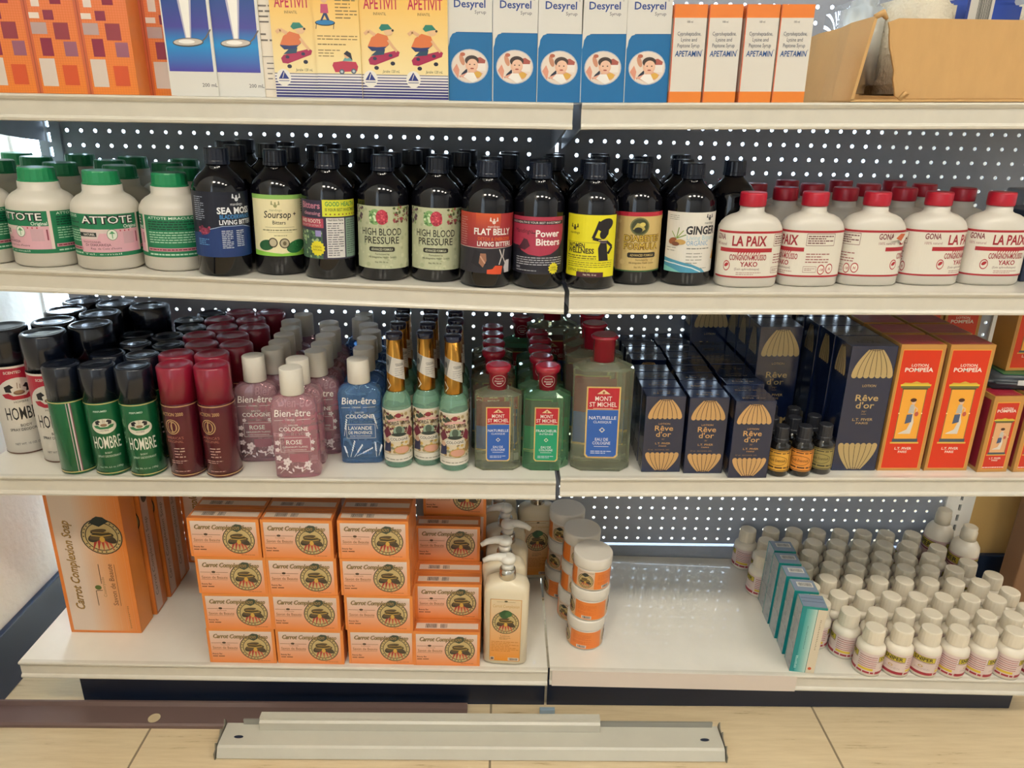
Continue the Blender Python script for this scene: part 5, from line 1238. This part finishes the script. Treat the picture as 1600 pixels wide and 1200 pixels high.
T_ = Art().rect(-WS/2+.001, -DS/2+.001, WS/2-.001, DS/2-.001, 'cf7638').rect(-WS/2+.004, -.010, WS/2-.004, .005, 'd3bfae').bars(-.038, -.008, -.018, .003, '3a3030').bars(-.012, -.008, .0, .003, '3a3030', 7).rect(-WS/2+.001, .010, WS/2-.001, .0112, 'b55f2c').rect(-WS/2+.001, -.0145, WS/2-.001, -.0135, 'b55f2c')
soapw = WRAP
o = None; A = soap_art()
gs = 'small orange soap cartons'
cn = ('first', 'second', 'third', 'fourth'); lv = ('bottom', 'second', 'third', 'top')
def soap(x, y, z, lab, rz=0.):
    global o
    if o is None: o = carton('soap_carton', WS, DS, HS, 'd97f3e', A, lab, 'carton', (x, y, z), rz, gs, soapw, sides=((T_, m_top(HS)),))
    else: again(o, lab, (x, y, z), rz)
K = 'S4L'
jx = {0: (.0, .002, -.001, -.005), 1: (.001, -.001, -.002, -.004), 2: (.004, .002, -.001, -.001)}
for ci, (u, v) in enumerate(((381, 1035.5), (486, 1037), (594, 1037.5))):
    p = on(K, u, v); z0 = zs(K, p.x)
    for r in range(3):
        for l in range(4):
            soap(p.x+jx[ci][l], p.y+DS/2+r*(DS+.0008), z0+l*(HS+.0003), 'orange soap carton in the %s column, %s of the stack%s' % (cn[ci], lv[l], ('', ', row behind the front', ', third row back')[r]), rg.uniform(-.008, .008) if r == 0 else 0)
p = on(K, 698, 1040); z0 = zs(K, p.x)
for r, n in enumerate((1, 2, 2, 3, 4)):
    for l in range(n):
        soap(p.x+(.0, .001, .0, -.004, .006)[r], p.y+DS/2+r*(DS+.0008)+(.008 if r == 4 else 0), z0+l*(HS+.0003), 'orange soap carton in the stepped fourth column, %s' % {(0, 0): 'lowest and foremost', (1, 0): 'under the second step', (1, 1): 'front of the second step', (2, 0): 'bottom of the third row', (2, 1): 'rear of the second step', (3, 0): 'bottom of the fourth row', (3, 1): 'middle of the fourth row', (3, 2): 'third step, set back in the shade', (4, 0): 'bottom of the last row', (4, 1): 'second of the last row', (4, 2): 'third of the last row', (4, 3): 'topmost at the very back'}[(r, l)])
# tall soap cartons standing on end at the left
WB, DB, HB = .128, .046, .30
A = Art(); A.rect(-WB/2, 0, WB/2, HB, 'e0823a').rect(-WB/2+.006, .005, WB/2-.004, HB, 'd9bfae')
n = 32
for i in range(n):
    f = i/n; a = -WB/2+.006+(WB-.010)*(f if f > .0 else 0)
    c0 = (.855, .77, .70); c1 = (.87, .50, .21); g_ = max(0, (f-.3)/.7)
    A.add([[(a, .005), (a+(WB-.010)/n, .005), (a+(WB-.010)/n, HB), (a, HB)]], tuple(p_+(q_-p_)*g_ for p_, q_ in zip(c0, c1)))
carrot(A, .024, .205, .036, '232a26')
A.text('Carrot Complexion Soap', -.030, .142, .015, '5a4422', w=.185, shear=.28, rot=1, bold=.05).text('Carrot Complexion Soap', -.0305, .142, .015, 'a8803c', w=.185, shear=.28, bold=.005, rot=1)
A.line([(-.004, .060), (-.004, .092)], .0012, '4c3a26').line([(.008, .107), (.008, .148)], .0012, '4c3a26').line([(-.004, .092), (.008, .093)], .0012, '4c3a26').ell(.001, .099, .006, .005, '5a6a34', 10)
A.text('Countryside', .014, .10, .0055, '9a7a50', w=.042, rot=1).text('Savon de Beaute', .032, .105, .009, '6d4a2c', w=.088, rot=1, bold=.0).line([(.036, .06), (.036, .148)], .0009, '6d4a2c').para(.046, .01, .0485, .06, 12, 'a8703c', .6)
S = Art().rect(-DB/2, 0, DB/2, HB, 'cf7636').rect(-.020, .004, .004, HB, 'cdb0a2').text('Carrot Complexion Soap', -.006, .12, .010, '6d5a3c', w=.17, shear=.28, rot=1, bold=.01).ell(-.004, .25, .012, .016, '3a3428')
F_ = Art().rect(-DB/2, 0, DB/2, HB, 'e08a30', 'e88a34')
p = on(K, 167, 988.5); x0 = p.x
zb = zs(K, x0)
def bigsoap(x, y, rz, lab, side):
    return carton('tall_soap_carton', WB, DB, HB, 'e0823a', A, lab, 'carton', (x, y, zb+.0005), rz, 'tall orange soap cartons', CARD, bev=.003, sides=((side, m_right(WB/2)),))
bigsoap(x0, p.y+DB/2, 0, 'tall orange soap carton standing at the front, lettering running upwards', F_)
o2 = bigsoap(x0+.0045, p.y+DB*1.5+.006, .03, 'tall orange soap carton, second in the row by the wall', S)
again(o2, 'tall orange soap carton, third in the row by the wall', (x0+.008, p.y+DB*2.5+.016, zb+.0005), .0)
again(o2, 'tall orange soap carton, fourth in the row by the wall', (x0+.007, p.y+DB*3.5+.019, zb+.0005), .0)
again(o2, 'tall orange soap carton facing out against the back panel', (x0+.124, -.045, zb), 0)
# lotion pump bottles
lot = mat('lotion_plastic', 'ddd0b4', .3, coat=.2); pumpw = mat('pump_white', 'dedad0', .35); chrome = mat('chrome_collar', 'c8c4bc', .18, metal=1.)
def pump():
    t = thing('pump_bottle', '', 'bottle'); a, b2 = .039, .024
    Geo().lathe([(1, 0, 4, a-.004, b2-.004), (1, .004, 4, a, b2), (1, .150, 4, a, b2), (1, .160, 4, a-.003, b2-.002), (1, .166, 3.4, a-.011, b2-.006), (1, .169, 2.4, .017, .015), (1, .171, 2, .014, .0135)], 44).build('body', lot, t)
    Geo().lathe([(.0145, .1695), (.015, .171), (.0135, .187), (.012, .1885)], 28).build('collar', chrome, t)
    h = Geo().lathe([(.0105, .188), (.0105, .197), (.006, .1975), (.006, .200), (.0125, .2015), (.0135, .205), (.012, .211), (.006, .2135)], 24)
    h.tube([(-.004, 0, .207), (-.018, 0, .2085), (-.032, 0, .205), (-.042, 0, .199)], [.0085, .007, .0055, .0042], 10); h.build('pump_head', pumpw, t)
    A = Art().poly([(-.027, .012), (-.025, .010), (.025, .010), (.027, .012), (.027, .140), (-.027, .140)], 'c98a3c').rect(-.026, .011, .026, .139, 'e08c24', 'dcc8a4', 10)
    A.rect(-.016, .1345, .016, .135, '7a6038').ell(0, .136, .003, .0018, '5a5034', 8).text('Carrot Complexion', 0, .123, .0062, 'c49a58', w=.046, shear=.1)
    carrot(A, 0, .092, .0235, '3f5a34'); A.ell(-.002, .1085, .0085, .0075, '355a34', 10).ell(.005, .111, .006, .006, '3f6a3c', 10)
    A.text('Lotion', 0, .0625, .0032, '7a5a30', w=.016).para(-.010, .056, .010, .061, 2, '8a6430', .35).para(-.024, .030, .024, .053, 7, 'b8701c', .35).rect(.006, .0115, .025, .018, 'd8c8b4').bars(.008, .0125, .023, .017, '3a3030').rect(-.0255, .0115, -.0185, .0185, 'd8c8b4').rect(-.0245, .0125, -.0195, .0175, '6a5a50')
    Geo().art(A, m_front(b2)).build('label', CARD, t)
    return t
P = Proto(pump()); gp = 'cream lotion pump bottles'
p = on(K, 789, 1040); zk = lambda x: zs(K, x)
P.put('cream lotion pump bottle at the front beside the soap cartons', (p.x, p.y+.024, zk(p.x)), -.06, gp)
for i, (x, y, rz, lab) in enumerate(((-.124, -.285, .1, 'cream pump bottle right behind the front one, nozzle to the left'), (-.118, -.228, PI-.12, 'cream pump bottle third in line, nozzle to the right'), (-.122, -.170, .1, 'cream pump bottle fourth in line'), (-.136, -.105, .1, 'cream pump bottle fifth in line in the shade'), (-.137, -.045, .1, 'cream pump bottle at the back panel'))):
    P.put(lab, (x, y, zk(x)), rz, gp)
q = on(K, 838, 903)
P.put('cream pump bottle standing alone behind the jars, label facing out', (q.x-.004, q.y+.020, zk(q.x)), .08+1e-3, gp)
# stacked cream jars
jarw = mat('jar_white', 'd9d2c6', .35)
def cjar():
    t = thing('cream_jar', '', 'jar'); r = .0335
    Geo().lathe([(.031, 0), (r, .002), (r, .041), (.031, .043), (.031, .0445)], 32).build('body', jarw, t)
    Geo().lathe([(.0345, .0435), (.035, .0445), (.035, .0615), (.0335, .0642)], 40).build('lid', jarw, t)
    A = Art().rect(-.10, .004, .10, .040, 'e57a2c', 'e0803a')
    A.rect(-.040, .004, -.006, .040, 'd8a878', 'd8c4b0'); carrot(A, -.022, .020, .0145, '2b2f28'); A.text('Carrot Complexion', -.022, .036, .0025, '8a6a3c', w=.028)
    A.para(.0, .022, .034, .034, 5, 'c8601c', .3).para(.0, .014, .034, .020, 3, 'c8601c', .3).rect(.008, .0055, .026, .0115, 'd8ccc0').bars(.010, .0063, .024, .0107, '2c2626')
    for a in (-.098, .055): A.rect(a, .004, a+.035, .040, 'd8a878', 'd8c4b0'); carrot(A, a+.02, .021, .0145, '2b2f28')
    Geo().art(A, m_cyl(r), .004).build('label', CARD, t)
    return t
P = Proto(cjar()); K2 = 'S4R'; gj2 = 'stacked carrot cream jars'
st = [((.033, -.292), 3, 'front'), ((.021, -.217), 3, 'middle'), ((-.001, -.143), 3, 'rear')]
rt_ = [[.022, .020, -.012], [.0, -.02, -.02], [.02, 0, -.01]]
for si, ((x, y), n, nm) in enumerate(st):
    for l in range(n):
        P.put('orange and white cream jar, %s of the %s stack' % (('bottom', 'middle', 'top')[l], nm), (x-.003*(l == 0)+.001*l, y, zs(K2, x)+l*.0644+.0005), facing(x, y)-rt_[si][l]/.0335, gj2)
# teal medicine cartons
WT, DT, HT = .0425, .0365, .139
A = Art()
for i in range(10):
    f = i/10; c = tuple(a+(b-a)*f for a, b in zip((.09, .52, .53), (.80, .85, .80))); A.add([[(-WT/2+.027*f, 0), (-WT/2+.027*(f+.1), 0), (-WT/2+.027*(f+.1), HT), (-WT/2+.027*f, HT)]], c if i > 2 else (.09, .52, .53))
A.rect(-WT/2+.027, 0, WT/2, HT, 'd3c6ae').rect(-WT/2+.0262, 0, -WT/2+.0272, HT, '2a7a74')
A.para(-WT/2+.006, .008, -WT/2+.010, .036, 9, 'a8d4d0', .5).para(-WT/2+.015, .05, -WT/2+.0165, .10, 16, '3a6a68', .5).para(-WT/2+.034, .05, -WT/2+.0365, .115, 18, '8a7a64', .4).ell(.012, .010, .0032, .0032, 'c0502c', 10).rect(-WT/2, HT-.004, WT/2, HT, '1f8a84')
S = Art().rect(-DT/2, 0, DT/2, HT, 'a9adae').rect(-DT/2, 0, -DT/2+.004, HT, '5a9a98').specks(-.014, .01, .016, .13, 30, .004, ('9aa2a8', 'b8b8b4', '8f979c'), 5).para(-.006, .05, .006, .12, 16, '7d8488', .3)
T_ = Art().rect(-WT/2+.001, -DT/2+.001, WT/2-.001, DT/2-.001, '7d8ba0').rect(-.012, -.004, .016, .010, 'd6d2c8').bars(-.010, -.002, .014, .008, '4a4a50')
T2 = Art().rect(-WT/2+.001, -DT/2+.001, WT/2-.001, DT/2-.001, '7d8ba0').rect(-WT/2+.002, -.004, WT/2-.002, -.002, '5a6a80').rect(-WT/2+.002, .006, WT/2-.002, .008, '5a6a80')
o = None
for i, (x, y, rz) in enumerate(((.4145, -.3445, -.13), (.417, -.304, -.10), (.4195, -.2645, -.08), (.4225, -.2175, -.06), (.4235, -.1785, -.05))):
    lab = 'teal and white medicine carton, %s' % ('foremost beside the white bottles', 'second in line, barcode on its top', 'third in line', 'fourth in line behind the dark gap', 'last in line')[i]
    L = (x, y, zs(K2, x)+.0004)
    if i in (0, 1): o = carton('medicine_carton', WT, DT, HT, '3a8f8c', A, lab, 'carton', L, rz, 'teal medicine cartons', sides=((S, m_left(WT/2)), (T2 if i == 0 else T_, m_top(HT))))
    else: again(o, lab, L, rz)
# small white bottles
bot = mat('bottle_white', 'e0d6c4', .32, coat=.15); capc = mat('cap_cream', 'ddd2bd', .42)
RN, HN = .0243, .0905
def sniper_label(u0):
    A = Art(); r = 'a02c38'
    A.rect(-.078, .006, .078, .049, 'd8c4bc')
    for o in (-.078, .0):
        A.rect(o+.002, .034, o+.040, .0445, 'c9b43c').frame(o+.002, .034, o+.040, .0445, .0006, '3a3420').text('SNIPER', o+.0205, .0362, .0066, '24211c', w=.031, bold=.05).rect(o+.0, .032, o+.041, .0328, '7d2c44')
        A.ell(o+.018, .024, .004, .0024, 'b8963c', 8).ell(o+.018, .024, .0026, .0014, 'd8c4bc', 8).para(o+.008, .017, o+.034, .021, 2, 'b09a98', .35).rect(o, .007, o+.041, .0125, r)
        for k in range(6): A.rect(o+.0435, .0205+.0042*k, o+.074, .0216+.0042*k, '8a2c48' if k % 2 else 'a83a48')
        A.rect(o+.0445, .0135, o+.070, .0185, 'd8b83c').para(o+.043, .0070, o+.074, .0118, 1, r, .8)
    return A
def sniper(u0):
    t = thing('medicine_bottle', '', 'bottle')
    Geo().lathe([(.022, 0), (RN, .0022), (RN, .050), (.0238, .0545), (.020, .0595), (.0165, .062), (.0155, .066)], 30).build('body', bot, t)
    Geo().lathe([(.0178, .0635), (.018, .066), (.0172, .087), (.0166, .0895), (.0145, .0905)], 40, rib=.014, smooth=False).build('cap', capc, t)
    Geo().art(sniper_label(0), m_cyl(RN), .0035).build('label', PAPER, t)
    return t
P = Proto(sniper(0)); g5 = 'small white bottles with cream caps'
rows_ = [[(1373.6, 974, .058), (1416, 977, .024), (1459, 980, .020), (1505, 985, .064), (1539.5, 982, .062), (1577, 982, .055), (1615, 984, .02)],
         [(1296, 947, .052), (1335, 954, .055), (1374, 951.5, 0), (1413, 952, 0), (1454, 956, 0), (1492.5, 955, 0), (1535, 957, 0), (1573, 957, 0)],
         [(1323.5, 929, 0), (1361, 928, 0), (1397.5, 928, 0), (1438, 930, 0), (1473, 930, 0), (1513.6, 932, 0), (1551, 932, 0), (1599, 946, 0)],
         [(1285, 917, 0), (1301, 901, 0), (1335.6, 901, 0), (1372, 903.7, 0), (1409, 904, 0), (1450, 906, 0), (1485, 906.6, 0), (1520, 907, 0), (1570, 917, 0)],
         [(1278, 880, 0), (1314, 881, 0), (1350, 881, 0), (1385.7, 882.6, 0), (1423, 884, 0), (1457, 884, 0), (1493, 884, 0), (1516, 879, 0), (1547, 896, 0)],
         [(1262.5, 859, 0), (1295, 860, 0), (1332, 861.5, 0), (1366.5, 861.5, 0), (1401, 861.5, 0), (1435.5, 863, 0), (1470.6, 866, 0)],
         [(1203, 867, .05), (1220, 845, .05), (1252, 840, 0), (1286, 842, 0), (1319.6, 843, 0), (1353, 843, 0), (1387, 843, 0), (1421, 845, 0), (1455.7, 846, 0)],
         [(1200.6, 822, .06), (1232, 822, 0), (1264.5, 822, 0), (1297.7, 823.6, 0), (1332, 825, 0), (1364, 825, 0), (1396, 826, 0), (1431, 828, 0)]]
S_ = []
for j, row in enumerate(rows_):
    for i, (u, v, s) in enumerate(row):
        p = above(K2, u, v, HN); S_.append([p.x, p.y, j, i, s])
for it in range(200):
    for a in range(len(S_)):
        for b2 in range(a):
            dx, dy = S_[a][0]-S_[b2][0], S_[a][1]-S_[b2][1]; d = math.hypot(dx, dy)
            if d < .0503 and d > 0:
                m_ = (.0503-d)/2/d
                S_[a][0] += dx*m_; S_[a][1] += dy*m_; S_[b2][0] -= dx*m_; S_[b2][1] -= dy*m_
    for s in S_:
        s[1] = min(-.030, max(-.352, s[1])); s[0] = min(s[0], XR-.03)
        for i, (x, y) in enumerate(((.4145, -.3445), (.417, -.304), (.4195, -.2645), (.4225, -.2175), (.4235, -.1785))):
            if abs(s[1]-y) < .022 and s[0] > x-.01: s[0] = max(s[0], x+.0215+RN+.003)
            elif abs(s[1]-y) < .045 and abs(s[0]-x) < .046 and i == 4 and s[1] > y: s[1] = max(s[1], y+.0455)
for x, y, j, i, s in S_:
    lab = 'small white bottle with a cream cap, %s from the left in the %s row' % (NTH[i], ORD[j])
    P.put(lab, (x, y, zs(K2, x)+.0003), facing(x, y)-(s or .02+rg.uniform(-.02, .04))/RN, g5)
# two big white bottles at the back right
def big(h):
    t = thing('large_bottle', '', 'bottle'); r = .028
    Geo().lathe([(.026, 0), (r, .003), (r, h*.62), (.0265, h*.69), (.021, h*.755), (.016, h*.78), (.0135, h*.80)], 36).build('body', bot, t)
    Geo().lathe([(.0155, h*.79), (.0155, h*.92), (.0142, h*.935), (.0138, h*.99), (.012, h)], 36, rib=.012).build('cap', capc, t)
    A = Art().rect(-.082, .02, .082, h*.58, 'c9a8a2')
    for o in (-.07, .012): A.rect(o, h*.44, o+.06, h*.55, 'b8a43c').frame(o, h*.44, o+.06, h*.55, .0008, '2a2620').text('SNIPER', o+.03, h*.46, h*.065, '24211c', w=.048, bold=.05).rect(o, h*.40, o+.06, h*.42, '7d2c44').rect(o, .025, o+.06, .04, 'a02c38')
    Geo().art(A, m_cyl(r), .005).build('label', PAPER, t)
    return t
for u, v, y, lab in ((1473, 800, -.048, 'large white bottle in the back corner by the slotted upright'), (1511, 826, -.098, 'large white bottle in front of the one by the upright')):
    p = at_y(u, v, y); h = p.z-zs(K2, p.x)
    t = big(h); t['label'] = lab; t['group'] = 'large white bottles'; t.location = (p.x, y, zs(K2, p.x)); t.rotation_euler[2] = facing(p.x, y)+.3

# ================================================================ settle everything on its shelf: no two things inside each other, all upright to the shelf
def foot(o):
    pts = []
    for m in [o]+list(o.children)+[g for c in o.children for g in c.children]:
        if m.type == 'MESH' and not m.name.startswith(('label', 'print', 'seal', 'paper', 'rear')): pts += [c for c in m.bound_box]
    return max(max(abs(p[0]) for p in pts), .001), max(max(abs(p[1]) for p in pts), .001)
tops = [o for o in COL.objects if o.parent is None and 'category' in o and o['category'] not in ('shelf', 'shelving', 'ceiling light', 'shelf panel', 'metal strip', 'clip')]
def shelf_of(o):
    x, y, z = o.location
    if y < -.45 or y > 0: return None
    for k in ('T', 'S2', 'S3', 'S4'):
        kk = k+('L' if x < SEAM else 'R')
        if abs(zs(kk, x)-z) < .012: return kk
byrow = {}
for o in tops:
    k = shelf_of(o)
    if k: byrow.setdefault(k[:2].rstrip('LR'), []).append(o)
for row in ('S2', 'S3', 'S4'):
    it = []
    for o in byrow[row]:
        hx, hy = foot(o)
        if o['category'] == 'carton' and o.data and len(o.bound_box) and o.name.startswith(('navy_carton', 'grey_carton')): continue
        rnd = abs(hx-hy) < .002
        a = 0 if rnd else abs(o.rotation_euler[2])
        if not rnd: hx, hy = hx*math.cos(a)+hy*math.sin(a), hy*math.cos(a)+hx*math.sin(a)
        if row == 'S4' and o.name.split('.')[0] not in ('medicine_bottle', 'large_bottle', 'medicine_carton'): continue
        if o.name.startswith('bitters'): hx += .0009; hy += .0009
        it.append([o.location.x, o.location.y, hx+.0011, hy+.0011, rnd, .01 if o.name.startswith('medicine_carton') else .06 if o.location.y < -.29 else 1., o])
    it.sort(key=lambda s: s[0])
    for step in range(900):
        moved = 0.
        for i, a in enumerate(it):
            for b in it[i+1:]:
                dx, dy = b[0]-a[0], b[1]-a[1]
                if dx > .16: break
                px, py = a[2]+b[2]-abs(dx), a[3]+b[3]-abs(dy)
                if px <= 0 or py <= 0: continue
                if a[4] and b[4]:
                    d = math.hypot(dx, dy) or 1e-6; q = a[2]+b[2]-d
                    if q <= 0: continue
                    vx, vy = dx/d*q, dy/d*q
                elif py < px*1.6 and abs(dy) > .008: vx, vy = 0., math.copysign(py, dy)
                else: vx, vy = math.copysign(px, dx), 0.
                w = a[5]+b[5]; a[0] -= vx*a[5]/w; a[1] -= vy*a[5]/w; b[0] += vx*b[5]/w; b[1] += vy*b[5]/w; moved = max(moved, abs(vx)+abs(vy))
        for s in it:
            s[1] = min(-.0075-s[3], max(-.374+s[3]-.004, s[1])); s[0] = max(XL+.03+s[2], min(XR-.006-s[2], s[0])) if s[0] > XL+.2 else s[0]
        if moved < .0001: break
    for s in it: s[6].location.x, s[6].location.y = s[0], s[1]
for o in tops:
    k = shelf_of(o)
    if not k: continue
    x = o.location.x; rest = o.location.z-zs(k, x)
    o.location.z = zs(k, x)+max(.0004, min(rest, .001))
for o in tops:
    x, y, z = o.location
    if y < -.45 or y > 0 or z < .1: continue
    k = ('T' if z > 1.03 else 'S2' if z > .75 else 'S3' if z > .46 else 'S4')+('L' if x < SEAM else 'R')
    if o['category'] in ('packet', 'case'): continue
    sl = SHELF[k][1]
    if k[:2] == 'S2' and abs(x-SEAM) < .085: sl = 0.; o.location.z += .0006      # the pair either side of the seam stand plumb
    o.rotation_euler = (Matrix.Rotation(-math.atan(sl), 3, 'Y') @ Matrix.Rotation(o.rotation_euler[2], 3, 'Z')).to_euler()
